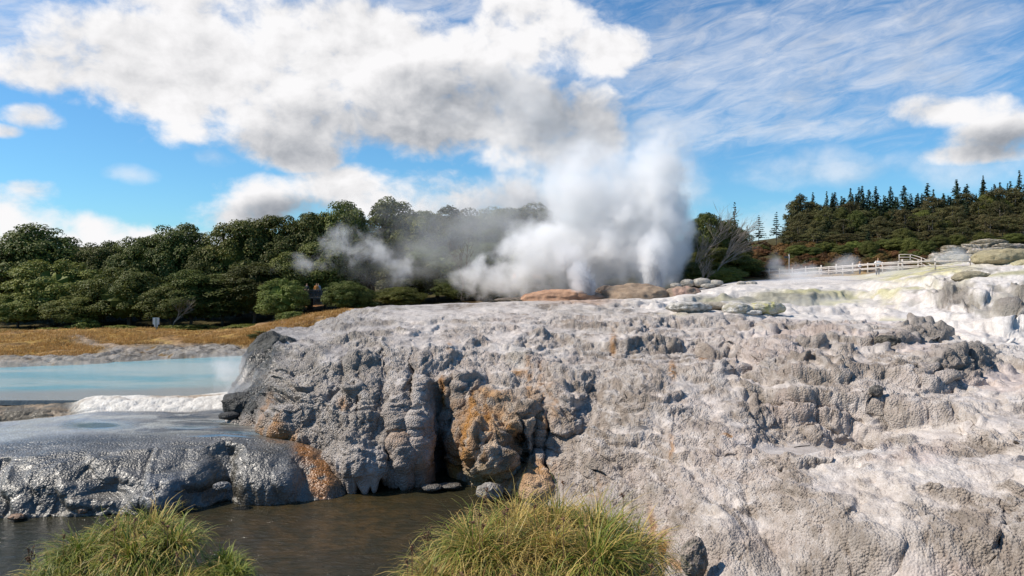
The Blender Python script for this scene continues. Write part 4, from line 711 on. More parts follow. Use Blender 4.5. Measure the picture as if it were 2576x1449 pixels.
for i, (x, y, hx, hy, l) in enumerate([(1730, 712, 18, 9, 'pale'), (1765, 710, 22, 10, 'greyish'), (1800, 712, 20, 8, 'whitish'), (1845, 722, 22, 6, 'low grey'), (1700, 718, 14, 6, 'small'), (1890, 714, 14, 6, 'white'), (1782, 719, 18, 6, 'flat'), (1865, 714, 12, 6, 'rounded')]):
    rock(x, y, hx, hy, 74-i*.1, f'{l} stone in the rubble line under the dark tree clump', (.50, .47, .42), (.33, .31, .27), 'boulder', 20+i, small=True, group='rubble stones under the tree clump')
for i, (x, y, hx, hy, d, ly, l) in enumerate([
 (2395, 629, 27, 12, 76, .5, 'flat topped boulder standing out at the left of the rock pile'), (2392, 641, 30, 9, 75.5, .3, 'broad slab under the flat topped boulder'), (2372, 652, 30, 12, 74, .2, 'pale tilted slab at the left foot of the rock pile'),
 (2445, 628, 26, 11, 77, .3, 'pale leaning boulder in the middle of the rock pile'), (2490, 613, 40, 11, 79, .5, 'long dark capped slab on top of the rock pile'), (2462, 640, 26, 13, 75, .2, 'pinkish slab leaning over a shadowed hollow'),
 (2520, 622, 32, 10, 78, .5, 'square pale slab right of the top slab'), (2500, 634, 34, 12, 76, .3, 'grey layered boulder under the top slab'), (2552, 624, 34, 10, 79, .5, 'brown boulder at the right end of the rock pile'),
 (2580, 636, 34, 8, 77, .4, 'long pale slab behind the olive hump'), (2425, 650, 34, 11, 73, .2, 'rounded grey boulder low in the rock pile behind the steam'), (2420, 637, 20, 8, 76, .3, 'yellow stained block in the rock pile'), (2466, 622, 20, 8, 77.5, .4, 'ochre block under the top slab'), (2350, 657, 22, 7, 73, .2, 'smallest slab beside the fence end')]):
    rock(x, y, hx, hy, d, l, ((.50, .45, .38), (.42, .38, .31), (.56, .50, .45))[i % 3], ((.30, .26, .18), (.33, .30, .24))[i % 2], 'boulder', 40+i, ly, knob=.10, group='boulders of the rock pile', rz=(-.3 if i in (3, 5, 2) else 0))
rock(2530, 650, 74, 25, 64, 'big olive hump with hanging fringes below the rock pile', (.40, .35, .22), (.33, .29, .18), 'sinter_mound', 60, knob=.10, cat='mound')
rock(2590, 668, 50, 16, 62, 'second olive hump at the right edge', (.40, .36, .22), (.45, .42, .28), 'sinter_mound', 61, knob=.08, cat='mound')
rock(2440, 697, 44, 14, 59, 'brown hump with a dark hole in the white slope', (.36, .32, .22), (.28, .25, .17), 'sinter_mound', 64, knob=.12, cat='mound')
rock(2232, 858, 30, 14, 41.5, 'blackish broken rock on the terrace', DKR, (.16, .14, .11), 'boulder', 69, knob=.25)
rock(2205, 983, 16, 13, 33.2, 'dark rounded stone beside a white trickle', (.10, .095, .085), (.2, .18, .16), 'boulder', 71, knob=.2, small=True)
rock(1085, 1226, 26, 8, 34, 'low dark stone breaking the river surface', (.16, .15, .13), (.09, .08, .07), 'boulder', 72, knob=.2, wet_=.8, small=True)
rock(1130, 1222, 30, 6, 34.4, 'flat dark stone beside the low one in the river', (.16, .15, .13), (.09, .08, .07), 'boulder', 73, knob=.2, wet_=.8, small=True)
rock(1232, 1236, 30, 20, 32.3, 'knobbly grey boulder at the waterline left of the orange ledge', (.36, .34, .31), (.24, .22, .2), 'boulder', 74, knob=.2)
rock(40, 1300, 20, 6, 30, 'rust stained stone at the waterline on the left', (.30, .16, .08), (.2, .14, .1), 'boulder', 75, small=True, wet_=.6)
rock(205, 1284, 14, 7, 30.6, 'second rust stained stone at the waterline', (.30, .16, .08), (.2, .14, .1), 'boulder', 76, small=True, wet_=.6)
rock(560, 1224, 22, 12, 31.6, 'grey stone at the foot of the wet curtain', (.2, .2, .2), (.12, .12, .12), 'boulder', 77, small=True, wet_=.9)
rock(575, 1046, 24, 9, 38.5, 'small black boulder left of the black rock flank', (.03, .03, .03), (.05, .05, .05), 'boulder', 78, small=True, wet_=.3)
rock(1745, 1408, 30, 52, 22.6, 'rounded grey brown knob at the bottom of the terrace', (.33, .28, .24), (.2, .18, .15), 'boulder', 79, knob=.15, dz=.7)
o = MB().tube([P(1998, 1127, 29.2), P(2015, 1124.5, 29.3), P(2038, 1123, 29.35)], [.018, .025, .016], 6).build('stick', M['stick']); o.location.z += .03; tag(o, 'dark stick lying on the white sinter basin', 'stick')
o = MB().tube([P(1864, 1121, 30), P(1882, 1119, 30)], [.018, .012], 5).build('stick', M['stick']); o.location.z += .03; tag(o, 'short twig left of the white sinter basin', 'stick')

BK = (.022, .023, .021); BK2 = (.05, .05, .045)
rock(690, 888, 56, 50, 44.6, 'black algae covered rock face high on the left flank of the terrace', BK2, (.10, .10, .09), 'boulder', 90, knob=.12, dz=.8, wet_=.2, rz=.35)
rock(612, 1024, 50, 36, 39.6, 'black wet boulder at the foot of the left flank beside the flat apron', BK, BK2, 'boulder', 91, knob=.10, dz=.8, wet_=.45)
rock(668, 985, 52, 26, 41, 'dark sloping boulder between the black face and the black wet boulder', BK, (.09, .09, .085), 'boulder', 92, knob=.10, dz=.8, wet_=.45, rz=.3)
rock(648, 1045, 30, 34, 38.6, 'small black boulder tucked right of the black wet boulder', BK, BK2, 'boulder', 93, knob=.10, wet_=.4)
# ------------------------------------------------------------------ fence, signs, railings
def log(a, b, r0, r1=None, n=8): return MB().tube([a, ((a[0]+b[0])/2, (a[1]+b[1])/2, (a[2]+b[2])/2+.01), b], [r0, (r0+(r1 or r0))/2, r1 or r0], n)
posts = [(1901, 678, 90), (1935, 676, 87.5), (1961, 675, 85.5), (1993, 673.5, 83), (2027, 670, 80.5), (2066, 667, 77.5), (2104, 664, 75), (2145, 661, 72.5), (2204, 656, 70), (2270, 652, 68), (2353, 650, 66), (2440, 650, 64.5)]
fe = empty('fence', P(2145, 690, 72.5)); tag(fe, 'pale timber post and rail fence along the path above the steaming flat', 'fence')
def loc(p, o): return (p[0]-o.location[0], p[1]-o.location[1], p[2]-o.location[2])
tops = [P(*p) for p in posts]
for i, t_ in enumerate(tops):
    r = .075 if i > 4 else .062; a = loc((t_[0], t_[1], t_[2]-1.0), fe); b = loc(t_, fe); o = log(a, b, r).build('post', M['wood_white'], fe, True)
for i in range(len(tops)-1):
    a, b = tops[i], tops[i+1]
    for dz, r in ((.26, .055), (.66, .045)):
        log(loc((a[0], a[1]-.09, a[2]-dz), fe), loc((b[0], b[1]-.09, b[2]-dz), fe), r).build('rail', M['wood_white'], fe, True)
fe2 = empty('fence', P(2130, 682, 82)); tag(fe2, 'farther timber fence on the other side of the path, behind the two people', 'fence')
p2_ = [P(*p) for p in [(2061, 672, 86), (2085, 670, 85), (2120, 667, 83), (2183, 661, 79), (2220, 659, 77), (2260, 657, 75.5), (2310, 655, 74)]]
for i, t_ in enumerate(p2_): log(loc((t_[0], t_[1], t_[2]-1.1), fe2), loc(t_, fe2), .07).build('post', M['wood_white'], fe2, True)
for a, b in zip(p2_, p2_[1:]):
    for dz in (.25, .7): log(loc((a[0], a[1]-.08, a[2]-dz), fe2), loc((b[0], b[1]-.08, b[2]-dz), fe2), .05).build('rail', M['wood_white'], fe2, True)
st_ = empty('stair_railing', P(2300, 655, 84)); tag(st_, 'thin timber handrails of the steps left of the rock pile', 'railing')
sp = [P(2262, 640, 90), P(2290, 640, 89), P(2318, 648, 84), P(2340, 658, 80)]
for i, t_ in enumerate(sp):
    log(loc((t_[0], t_[1], t_[2]-1.1), st_), loc(t_, st_), .05).build('post', M['wood_white'], st_, True)
    if i:
        a = sp[i-1]
        for dz in (.02, .35, .7): log(loc((a[0], a[1]-.07, a[2]-dz), st_), loc((t_[0], t_[1]-.07, t_[2]-dz), st_), .035).build('rail', M['wood_white'], st_, True)
# signs
b_ = P(1985, 675, 84); t_ = P(1985, 640, 84); e = empty('sign_post', b_); tag(e, 'white sign pole with a small dark side panel behind the fence', 'sign')
log((0, 0, -.6), (0, 0, t_[2]-b_[2]), .055).build('pole', M['wood_white'], e, True); MB().box((-.30, -.02, t_[2]-b_[2]-.32), (.50, .04, .26)).build('panel', M['wood_dark'], e); MB().box((0, 0, t_[2]-b_[2]+.02), (.15, .15, .05)).build('cap', M['wood_white'], e)
b_ = P(393.5, 831, 79); e = empty('warning_sign', b_); tag(e, 'back of a pale sign on a post, on the dry grass bank', 'sign')
k = 79/F
MB().box((0, 0, 14*k), (3.4*k, .1, 34*k)).build('post', M['post_green'], e); MB().box((-.2*k, -.07, 23.5*k), (16.5*k, .02, 17*k)).build('panel', M['metal_grey'], e); MB().box((-.2*k, -.07, 12*k), (9.5*k, .02, 6*k)).build('small_panel', M['metal_grey'], e)
MB().box((-.2*k, -.095, 18*k), (2.4*k, .03, 26*k)).build('batten', M['post_green'], e)
# shaded boardwalk in the wood
bw = empty('boardwalk', P(790, 752, 86)); tag(bw, 'shaded timber boardwalk with railings under the trees', 'boardwalk'); k = 86/F
MB().box((0, 1.2, 2*k), (80*k, 2.4, .15)).build('deck', M['wood_dark'], bw)
MB().box((0, 0, 22*k), (80*k, .12, .1)).build('handrail', M['wood_dark'], bw)
for zz_ in (8, 15): MB().box((0, 0, zz_*k), (80*k, .05, .09)).build('rail', M['wood_dark'], bw)
for i in range(5): MB().box((-38*k+i*19*k, .02, 5*k), (.12, .12, 34*k)).build('post', M['wood_dark'], bw)
bal = MB()
for i in range(46): bal.box((-39*k+i*1.73*k, .05, 12*k), (.045, .03, 20*k))
bal.build('balusters', M['wood_dark'], bw)
bw2 = empty('boardwalk', P(1335, 722, 87)); tag(bw2, 'dim viewing deck crowded with orange clad visitors, half lost in steam', 'boardwalk')
MB().box((0, 1, 0), (100*k, 2.2, .15)).build('deck', M['wood_dark'], bw2); MB().box((0, 0, 15*k), (100*k, .1, .1)).build('handrail', M['wood_dark'], bw2)
for i in range(6): MB().box((-48*k+i*19*k, .02, 6*k), (.12, .12, 22*k)).build('post', M['wood_dark'], bw2)

# ------------------------------------------------------------------ people
def skin_mesh(name, joints, mat, parent, sub=2, root=0):
    "joints: list of (point, radius, parent index or -1)"
    me = bpy.data.meshes.new(name); me.from_pydata([j[0] for j in joints], [(i, j[2]) for i, j in enumerate(joints) if j[2] >= 0], []); o = link(bpy.data.objects.new(name, me), parent)
    me.materials.append(mat); md = o.modifiers.new('skin', 'SKIN'); md.use_smooth_shade = True
    for i, sv in enumerate(me.skin_vertices[0].data): r = joints[i][1]; sv.radius = (r, r) if not hasattr(r, '__len__') else r; sv.use_root = (i == root)
    o.modifiers.new('sub', 'SUBSURF').levels = sub; o.modifiers['sub'].render_levels = sub
    return o
def person(X, D, zfeet, h, face, label, shirt, trousers, hair, pose='stand', group=None, glasses=False, long_hair=True):
    s = h/1.7; e = empty('person', ((X-CX)/F*D, D, zfeet), face); tag(e, label, 'person', group); S3 = lambda a: (a[0]*s, a[1]*s, a[2]*s)
    lean = .12 if pose == 'lean' else 0.
    hd = (0, -lean*1.5, 1.58)
    if pose == 'lean': arms = [((-.20, -.08, 1.36), (-.33, -.16, 1.12), (-.42, -.34, .98), (-.47, -.42, .96)), ((.20, -.08, 1.36), (.30, -.10, 1.10), (.26, -.32, 1.0), (.24, -.40, .98))]
    elif pose == 'face': arms = [((-.17, 0, 1.32), (-.24, .02, 1.06), (-.20, -.14, .86), (-.19, -.19, .80)), ((.17, 0, 1.32), (.26, -.08, 1.08), (.14, -.20, 1.30), (.10, -.19, 1.42))]
    else: arms = [((-.19, 0, 1.38), (-.26, .03, 1.10), (-.25, -.10, .88), (-.24, -.14, .80)), ((.19, 0, 1.38), (.26, .03, 1.10), (.25, -.10, .88), (.24, -.14, .80))]
    J = [((0, 0, .92), (.15, .11), -1), ((0, -lean*.5, 1.12), (.125, .10), 0), ((0, -lean, 1.34), (.155, .11), 1), ((0, -lean*1.2, 1.45), .06, 2), ((0, -lean*1.4, 1.51), .055, 3), ((0, hd[1], 1.60), (.078, .088), 4), ((0, hd[1], 1.68), .066, 5), ((0, hd[1]-.085, 1.585), .022, 5)]
    for sg, A in zip((-1, 1), arms):
        b = len(J); J += [((A[0][0], A[0][1]-lean*.6, A[0][2]), .052, 2), (A[1], .042, b), (A[2], .032, b+1), (A[3], (.034, .018), b+2)]
        c = b+3; hp = A[3]; d = Vector(A[3])-Vector(A[2]); d.normalize()
        for q in range(4): J.append(((hp[0]+(q-1.5)*.019, hp[1]+d.y*(.08-.008*abs(q-1.4)), hp[2]+d.z*.06-.012*q*.3), .0085, c))
        J.append(((hp[0]-sg*.045, hp[1]+d.y*.03, hp[2]+.015), .009, c))
    for sg in (-1, 1): b = len(J); J += [((sg*.09, 0, .84), .085, 0), ((sg*.10, -.02, .48), .058, b), ((sg*.10, .02, .09), .038, b+1), ((sg*.11, -.12, .04), .034, b+2)]
    skin_mesh('body', [(S3(p), r*s if not hasattr(r, '__len__') else (r[0]*s, r[1]*s), k) for p, r, k in J], M['skin'], e)
    sh = [((0, 0, .88), (.17, .13), -1), ((0, -lean*.5, 1.12), (.15, .125), 0), ((0, -lean, 1.35), (.175, .13), 1), ((0, -lean*1.2, 1.42), .09, 2)]
    for A in arms: b = len(sh); sh += [((A[0][0], A[0][1]-lean*.6, A[0][2]), .075, 2), (A[1], .066, b), (tuple(.5*(u+v_) for u, v_ in zip(A[1], A[2])), .055, b+1)]
    skin_mesh('shirt', [(S3(p), r*s if not hasattr(r, '__len__') else (r[0]*s, r[1]*s), k) for p, r, k in sh], shirt, e)
    tr_ = [((0, 0, .90), (.165, .125), -1)]
    for sg in (-1, 1): b = len(tr_); tr_ += [((sg*.09, 0, .82), .10, 0), ((sg*.10, -.02, .48), .075, b), ((sg*.10, .02, .12), .062, b+1)]
    skin_mesh('trousers', [(S3(p), r*s if not hasattr(r, '__len__') else (r[0]*s, r[1]*s), k) for p, r, k in tr_], trousers, e)
    hr = [((0, hd[1]+.02, 1.70), (.085, .085), -1), ((0, hd[1]+.06, 1.60), (.095, .07), 0)]+([((0, hd[1]+.07, 1.45), (.085, .045), 1), ((0, hd[1]+.07, 1.33), (.06, .03), 2)] if long_hair else [])
    skin_mesh('hair', [(S3(p), (r[0]*s, r[1]*s), k) for p, r, k in hr], hair, e)
    if glasses: MB().box(S3((0, hd[1]-.088, 1.615)), S3((.125, .02, .035))).build('sunglasses', M['dark_cloth'], e)
    else:
        for sg in (-1, 1): MB().box(S3((sg*.032, hd[1]-.084, 1.615)), S3((.02, .012, .012))).build('eye', M['dark_cloth'], e)
    MB().box(S3((0, hd[1]-.083, 1.55)), S3((.045, .012, .010))).build('mouth', M['orange_cloth'], e)
    return e
zf = P(2206, 692, 70.9)[2]; person(2208, 71.0, P(2208, 649, 71)[2]-1.72, 1.72, -.25, 'adult in a loose white top and sunglasses leaning with both hands on the fence', M['white_cloth'], M['dark_cloth'], M['hair_brown'], 'lean', glasses=True)
person(2163, 72.8, P(2163, 657, 72.8)[2]-1.36, 1.36, .7, 'fair haired child in a white shirt at the fence, hand raised to the face', M['white_cloth'], M['dark_cloth'], M['hair_blond'], 'face')
for i, (X, D_, sh_, lab) in enumerate([(772, 88, M['dark_cloth'], 'dark clad visitor alone on the shaded boardwalk'), (796, 88, M['orange_cloth'], 'left one of the pair on the shaded boardwalk'), (801, 88.4, M['blue_cloth'], 'right one of the pair on the shaded boardwalk')]):
    person(X, D_, bw.location.z+.1, 1.66, .3*i-.3, 'visitor: '+lab, sh_, M['dark_cloth'], M['hair_brown'], 'stand', 'visitors on the shaded boardwalk', long_hair=False)
for i, (X, sh_, lab) in enumerate([(1294, M['orange_cloth'], 'leftmost orange clad visitor on the dim deck'), (1300, M['blue_cloth'], 'pale blue clad visitor between orange ones on the dim deck'), (1311, M['white_cloth'], 'white clad visitor on the dim deck'), (1346, M['orange_cloth'], 'orange clad visitor in the middle of the dim deck'), (1356, M['orange_cloth'], 'orange clad visitor beside the pale figure on the dim deck'), (1366, M['blue_cloth'], 'rightmost pale figure on the dim deck')]):
    person(X, 88.5+.3*(i % 2), bw2.location.z+.1, 1.68, .4*(i % 3)-.4, lab, sh_, M['dark_cloth'], M['hair_brown'], 'stand', 'visitors on the dim deck', long_hair=False)

# ------------------------------------------------------------------ grass tussocks on the near bank
def m_blade():
    m, t, b = material('tussock_blade'); at = t.node('ShaderNodeAttribute', attribute_name='Col').outputs['Color']; sp = t.node('ShaderNodeSeparateColor', {0: at})
    c = t.mix(sp.outputs[0], (.045, .11, .010, 1), (.19, .25, .025, 1)); c = t.mix(sp.outputs[1], c, (.58, .40, .13, 1)); c = t.mix(sp.outputs[2], c, (.16, .075, .03, 1))
    t.put(b.inputs['Base Color'], c); b.inputs['Roughness'].default_value = .5; b.inputs['Specular IOR Level'].default_value = .3
    tr = t.node('ShaderNodeBsdfTranslucent', {'Color': c}); mx = t.node('ShaderNodeMixShader', {0: .22}); t.l.new(b.outputs[0], mx.inputs[1]); t.l.new(tr.outputs[0], mx.inputs[2]); t.l.new(mx.outputs[0], t.n['Material Output'].inputs[0]); return m
M['blade'] = m_blade()
def tussock(name, clumps, label, dry, nb, L=(.5, 1.0), w=.0085, seed=1, heads=0):
    "clumps: (X, Y of crown top, D, radius m)"
    g = np.random.default_rng(seed); allV = []; allQ = []; allK = []; off = 0; seg = 6
    for (X, Yt, D_, R) in clumps:
        top = np.array(P(X, Yt, D_)); n = int(nb*R*R/.35)
        a = g.uniform(0, 2*math.pi, n); rr = np.sqrt(g.random(n))*R*.55; l = g.uniform(*L, n)*(R/.6)**.6
        hump = top[2]-l.mean()*.80-.45*(rr/R)**2*R
        B = np.stack([top[0]+rr*np.cos(a), top[1]+rr*np.sin(a), hump], 1)
        da = a+g.normal(0, .75, n); tilt = .15+1.0*(rr/(R*.55))*g.uniform(.5, 1.1, n)+np.abs(g.normal(0, .35, n)); d = np.stack([np.cos(da), np.sin(da)], 1)
        ro = g.uniform(0, 6.28, n); side = np.stack([-np.sin(da+ro*.0)+0*ro, np.cos(da), 0*ro], 1)*np.cos(ro*.25)[:, None]
        kink = np.where(g.random(n) < .45, g.uniform(.45, .8, n), 9.); Vs = []; p = B.copy(); ang = tilt*.35; st_ = l/seg; dd = d.copy()
        for j in range(seg+1):
            t = j/seg; ww = w*g.uniform(.7, 1.5)*(1-.9*t**1.6); Vs.append(p-side*ww); Vs.append(p+side*ww)
            ang = ang+tilt*.40+np.where(t > kink, 1.1, 0)*.6+g.normal(0, .07, n); dd = dd+g.normal(0, .2, (n, 2)); dd /= np.linalg.norm(dd, axis=1, keepdims=True); an = np.minimum(ang, 2.5)
            p = p+np.stack([dd[:, 0]*np.sin(an)*st_, dd[:, 1]*np.sin(an)*st_, np.cos(an)*st_], 1)
        V_ = np.stack(Vs, 1).reshape(-1, 3); b = off+np.arange(n)*(2*(seg+1)); Q_ = np.concatenate([np.stack([b+2*j, b+2*j+1, b+2*j+3, b+2*j+2], 1) for j in range(seg)]); off += len(V_)
        isdry = g.random(n) < dry*(1+.5*np.sin(X*.02)); kd = np.where(isdry, g.uniform(.55, 1., n), g.uniform(0, .22, n)); K = np.stack([g.random(n), kd, np.where(isdry & (g.random(n) < .2), g.uniform(.3, .9, n), 0)], 1)
        K = np.repeat(K, 2*(seg+1), 0); tt = np.tile(np.repeat(np.arange(seg+1)/seg, 2), n); K[:, 1] = np.clip(K[:, 1]+.3*sstep(.6, 1., tt), 0, 1)
        allV.append(V_); allQ.append(Q_); allK.append(K)
    e = empty(name, P(clumps[0][0], clumps[0][1]+200, clumps[0][2])); base = np.array(e.location)
    o = mesh_np('blades', np.concatenate(allV)-base, np.concatenate(allQ), M['blade'], np.concatenate(allK), smooth=True, parent=e)
    if heads:
        mb = MB(); r = random.Random(seed)
        for i in range(heads):
            X, Yt, D_, R = r.choice(clumps); p = Vector(P(X+r.uniform(-.8, .8)*R/D_*F, Yt+r.uniform(-10, 40), D_-r.uniform(0, R)))-Vector(base); q = Vector((r.uniform(-.10, .10), r.uniform(-.1, .1), .15))
            mb.tube([p-Vector((0, 0, .4)), p], .003, 4)
            for j in range(9): d = Vector((r.uniform(-1, 1), r.uniform(-1, 1), r.uniform(-.2, 1))).normalized(); mb.tube([p+q*(j/9)*.3, p+q*(j/9)*.3+d*r.uniform(.02, .05)], [.008, .003], 4)
        tag(mb.build('seed_heads', M['dead_head'], e), kind='stuff')
    mbz = MB()                                                       # the earth mound the blades grow from
    for (X, Yt, D_, R) in clumps:
        top = np.array(P(X, Yt, D_)); c = top-base-np.array([0, 0, R*.55+.55]); n = 12
        rings = [[(c[0]+R*.55*q*math.cos(2*math.pi*j/n), c[1]+R*.55*q*math.sin(2*math.pi*j/n), c[2]+h_) for j in range(n)] for q, h_ in ((1.15, -2.2), (1., 0), (.7, .18*R), (.3, .26*R))]
        mbz.add([v for r_ in rings for v in r_], [(i*n+j, i*n+(j+1) % n, (i+1)*n+(j+1) % n, (i+1)*n+j) for i in range(3) for j in range(n)]+[tuple(3*n+j for j in range(n))])
    mbz.build('root_mound', M['root'], e, True)
    tag(e, label, 'grass tussock'); return e
M['dead_head'] = plain('dead_head', (.16, .08, .045), .9); M['root'] = plain('root_mound', (.05, .045, .02), .95)
tussock('grass_tussock', [(1085, 1400, 8.4, .4), (1120, 1360, 8.6, .5), (1190, 1280, 9.0, .55), (1290, 1240, 9.6, .6), (1400, 1222, 9.8, .6), (1500, 1245, 9.6, .6), (1585, 1300, 9.2, .5), (1250, 1300, 8.8, .6), (1370, 1280, 9.0, .6), (1490, 1300, 8.8, .6), (1580, 1410, 8.5, .5), (1150, 1450, 8.0, .45), (1260, 1430, 8.0, .6), (1390, 1410, 8.1, .6), (1510, 1430, 8.0, .6), (1640, 1440, 8.6, .4)],
        'large straw and green tussock of long blades in the bottom middle', .66, 950, (.45, .95), seed=3, heads=26)
tussock('grass_tussock', [(385, 1262, 9.8, .5), (300, 1285, 9.6, .5), (210, 1315, 9.3, .5), (440, 1295, 9.3, .42), (340, 1320, 9.1, .5), (140, 1390, 8.9, .45), (240, 1400, 8.8, .5), (360, 1405, 8.6, .5), (450, 1400, 8.8, .35), (90, 1440, 8.5, .4), (180, 1450, 8.3, .45), (300, 1450, 8.2, .5), (430, 1445, 8.2, .45)],
        'broad green tussock with drooping blades in the bottom left', .26, 1000, (.40, .75), seed=4, heads=14)
tussock('grass_tussock', [(565, 1372, 9.3, .30), (540, 1400, 9.1, .26), (590, 1400, 9.0, .26), (560, 1430, 8.8, .3)], 'small rounded deep green tussock right of the broad green one', .05, 1800, (.35, .6), seed=6)
for X, Y, lab in ((75, 1400, 'brown dead umbel flower leaning at the left edge of the broad green tussock'), (1075, 1345, 'brown curled seed stalk rising left of the large straw tussock')):
    D_ = 8.8; p = Vector(P(X, Y, D_)); mb = MB(); r = random.Random(X); mb.tube([p-Vector((-.05, 0, .75)), p-Vector((-.03, 0, .4)), p], [.006, .005, .004], 5)
    for i in range(14):
        q = p+Vector((r.uniform(-.05, .05), r.uniform(-.05, .05), r.uniform(-.06, .10))); mb.tube([p-Vector((0, 0, .08)), q], .002, 4); mb.tube([q, q+Vector((r.uniform(-.02, .02), 0, .025))], [.008, .010], 5)
    tag(mb.build('dead_flower', M['dead_head']), lab, 'dead flower')
#PART5
# ------------------------------------------------------------------ steam and jets
def steam(name, label, blobs, dens, lo, hi, nscale=.22, namp=1.6, seed=0., stretch=(1, 1, 1), color=(.96, .965, .98), kind='stuff', cat='steam', step=None, warpk=0., pad=1.26, bil=3., detail=6., dens_by=None):
    "blobs: (X, Y, D, rx px, rz px, ry m, weight) soft bodies of vapour; noise eats their edges"
    pts = []; B = []
    for (X, Y, D_, rx, rz, ry, wt) in blobs:
        c = P(X, Y, D_); r = (rx/F*D_, ry, rz/F*D_); B.append((c, r, wt)); pts += [[c[i]-r[i]*pad for i in range(3)], [c[i]+r[i]*pad for i in range(3)]]
    pts = np.array(pts); mn = pts.min(0); mx = pts.max(0); cen = (mn+mx)/2
    o = MB().box((0, 0, 0), tuple(mx-mn)).build(name, None); o.location = cen; tag(o, label, cat, kind=kind)
    m = bpy.data.materials.new(name+'_vapour'); m.use_nodes = True; t = NT(m.node_tree); t.n.clear(); pos = t.node('ShaderNodeNewGeometry').outputs['Position']
    ps = t.v('MULTIPLY', pos, stretch); ps = t.v('ADD', ps, (seed, seed*1.7, -seed))
    ps = t.v('ADD', ps, t.v('SCALE', t.v('SUBTRACT', t.node('ShaderNodeTexNoise', {'Vector': ps, 'Scale': nscale*.7, 'Detail': 2.}).outputs[1], (.5, .5, .5)), warpk))
    pw_ = t.v('ADD', pos, t.v('SCALE', t.v('SUBTRACT', t.node('ShaderNodeTexNoise', {'Vector': ps, 'Scale': nscale*1.3, 'Detail': 4., 'Roughness': .6}).outputs[1], (.5, .5, .5)), bil))
    n = t.noise(ps, nscale, detail, .64); acc = None
    for c, r, wt in B:
        q = t.v('MULTIPLY', t.v('SUBTRACT', pw_, c), (1/r[0], 1/r[1], 1/r[2])); d = t.m('MULTIPLY', t.m('SUBTRACT', 1., t.v('DOT_PRODUCT', q, q)), wt); acc = d if acc is None else t.m('SMOOTH_MAX', acc, d, .25)
    f = t.m('ADD', t.m('MAXIMUM', acc, -1.), t.m('MULTIPLY', t.m('SUBTRACT', n, .5), namp*2)); f = t.m('MULTIPLY', t.ramp(f, lo, hi), t.ramp(acc, -.55, .5))
    s_ = t.node('ShaderNodeVolumeScatter', {'Color': C4(color), 'Density': t.m('MULTIPLY', f, dens), 'Anisotropy': .15}); ou = t.node('ShaderNodeOutputMaterial'); t.l.new(s_.outputs[0], ou.inputs['Volume'])
    o.data.materials.append(m); m.cycles.volume_step_rate = step or 1.; return o
if STEAM:
    steam('geyser_steam', 'dense white steam cloud billowing around the two geyser jets', [(1650, 570, 82, 100, 190, 5, 3.2), (1650, 430, 82, 100, 110, 5, 2.), (1570, 590, 82.5, 180, 160, 5.5, 3.), (1430, 640, 83, 200, 120, 5, 2.8), (1500, 490, 83, 210, 150, 5, 1.7), (1300, 700, 82, 190, 60, 4, 1.7)], .95, .1, 2.7, .25, 2.2, seed=3., step=.8, warpk=2., bil=7.)
    steam('drifting_steam', 'thin grey steam drifting left over the wood from the geyser', [(1250, 560, 88, 360, 130, 4, 1.), (1060, 640, 88, 260, 100, 4, .8), (1420, 400, 89, 270, 160, 4, .9), (1330, 270, 92, 240, 140, 4, .6), (1600, 380, 88, 150, 90, 4, .7)], .17, -.1, 2.0, .16, 1.9, seed=9., step=1.2, warpk=2.5, bil=6.)
    steam('steam_wisp', 'bright torn steam wisp in front of the dark wood', [(850, 605, 76, 75, 62, 2.2, 1.1), (930, 630, 76, 90, 65, 2.2, 1.1), (1010, 670, 76, 90, 45, 2., .9), (760, 660, 77, 90, 36, 2., .5)], .8, .35, 2.1, .42, 2.2, seed=5., step=.8, warpk=1.5)
    steam('pool_steam', 'steam rising where the blue pool meets the black rock', [(588, 935, 44.5, 60, 52, 1.6, 1.), (605, 990, 40.6, 75, 55, 1.0, 1.)], .85, .1, 1.7, .6, 1.3, seed=7., step=.9)
    steam('jet_spray', 'fine white spray veil around the tall geyser jet', [(1645, 640, 75, 52, 95, 1.8, 1.6), (1460, 690, 70, 42, 60, 1.4, 1.5), (1430, 640, 70.5, 50, 50, 1.5, 1.)], 2.3, .3, 2.2, .5, 1.4, seed=21., step=.8, bil=1.6)
    steam('pool_haze', 'faint steam skimming the whole blue pool', [(250, 930, 55, 420, 34, 4., 1.), (520, 925, 52, 160, 40, 3., 1.)], .045, -.3, 1.6, .25, 1.4, seed=25., bil=1.5)
    steam('flat_steam', 'low steam hanging over the flat in front of the fence', [(2040, 695, 72, 150, 26, 3., 1.), (2120, 670, 71, 60, 36, 2.4, 1.), (2250, 690, 68, 120, 24, 3, .8)], .34, .1, 1.5, .3, 1.4, seed=11., step=.9)
    steam('steam_puff', 'small steam puff left of the sign pole', [(1952, 665, 86, 32, 38, 1.8, 1.)], .5, .2, 1.4, .5, 1.4, seed=13.)
    steam('rock_steam', 'faint steam at the foot of the rock pile', [(2390, 650, 70, 60, 22, 1.5, 1.)], .4, .1, 1.4, .5, 1.3, seed=15.)
    steam('bank_steam', 'faint steam in the sinter flat right of the brown mounds', [(2080, 765, 60, 170, 26, 2., 1.), (2290, 790, 52, 60, 40, 1.5, .9)], .14, .0, 1.4, .4, 1.3, seed=17.)
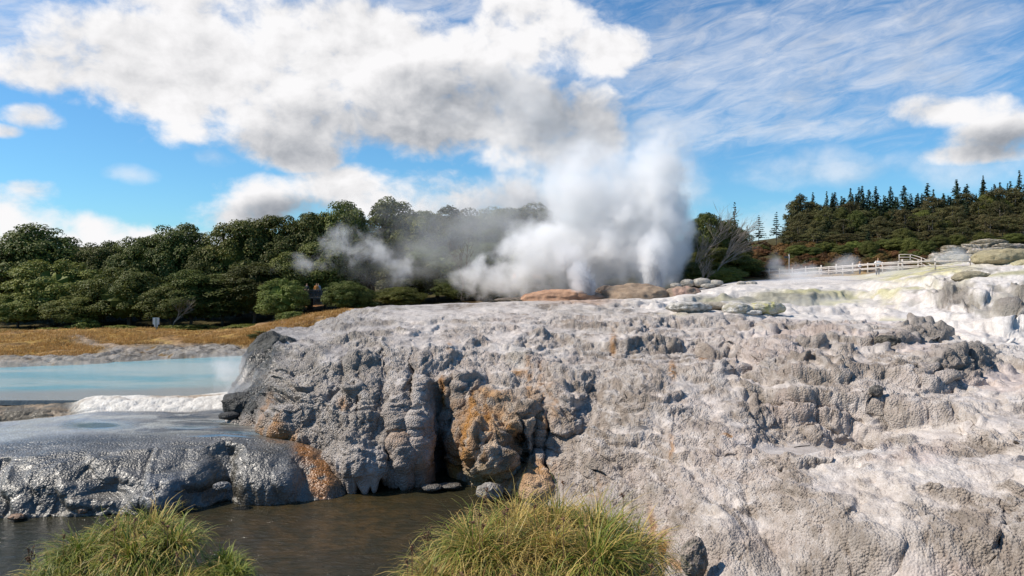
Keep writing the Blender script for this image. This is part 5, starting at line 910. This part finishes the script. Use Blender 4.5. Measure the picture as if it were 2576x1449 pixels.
def m_jet():
    m, t, b = material('jet_water'); b.inputs['Base Color'].default_value = (.92, .93, .95, 1); b.inputs['Roughness'].default_value = .5
    tr = t.node('ShaderNodeBsdfTranslucent', {'Color': (.92, .93, .95, 1)}); mx = t.node('ShaderNodeMixShader', {0: .55}); t.l.new(b.outputs[0], mx.inputs[1]); t.l.new(tr.outputs[0], mx.inputs[2]); t.l.new(mx.outputs[0], t.n['Material Output'].inputs[0]); return m
M['jet'] = m_jet()
def jet(label, base, H, r, lean, spread, n, sz, seed, pw=1.0):
    "a fountain: thousands of droplets and threads thrown up in parabolas"
    g = np.random.default_rng(seed); k = 9; a = g.uniform(0, 6.28, n); s0 = np.sqrt(g.random(n))
    hh = H*(1-.45*s0**2)*g.uniform(.75, 1.05, n)*(.8+.28*np.sin(a*3+1)*s0); u = g.random(n)**pw; zz = hh*u; f_ = u**1.5
    rad = r*s0*(.55+.45*f_*spread); x = base[0]+rad*np.cos(a)+lean*zz*(.6+.4*zz/H); y = base[1]+rad*np.sin(a); C_ = np.stack([x, y, base[2]+zz], 1)+g.normal(0, .05, (n, 3))*(1+2.5*f_)[:, None]
    T_ = np.stack([rad*np.cos(a)*.2+lean+g.normal(0, .08, n), rad*np.sin(a)*.2, np.ones(n)], 1); T_ /= np.linalg.norm(T_, axis=1, keepdims=True); L = sz*g.uniform(1.5, 7, n); W = sz*g.uniform(.3, 1., n)*.6
    N_ = g.normal(size=(n, 3)); A_1 = np.cross(T_, N_); A_1 /= np.linalg.norm(A_1, axis=1, keepdims=True); B1 = np.cross(T_, A_1)
    V_ = np.stack([C_-T_*L[:, None], C_+A_1*W[:, None], C_+B1*W[:, None], C_-A_1*W[:, None], C_-B1*W[:, None], C_+T_*L[:, None]*.8], 1).reshape(-1, 3)-np.array(base)
    b = np.arange(n)*6; F_ = np.concatenate([np.stack([b+i, b+j, b+k_], 1) for i, j, k_ in ((0, 2, 1), (0, 3, 2), (0, 4, 3), (0, 1, 4), (5, 1, 2), (5, 2, 3), (5, 3, 4), (5, 4, 1))])
    o = mesh_np('water_jet', V_, F_, M['jet'], smooth=True); o.location = base; tag(o, label, 'water jet'); return o
jet('tall white geyser fountain standing straight up behind the large brown mound', P(1645, 735, 75), 6.3, 1.35, .01, .8, 6500, .035, 1)
jet('shorter geyser jet slanting to the left at the dark mound', P(1487, 752, 70), 4.4, .55, -.34, 2.6, 4200, .03, 2)
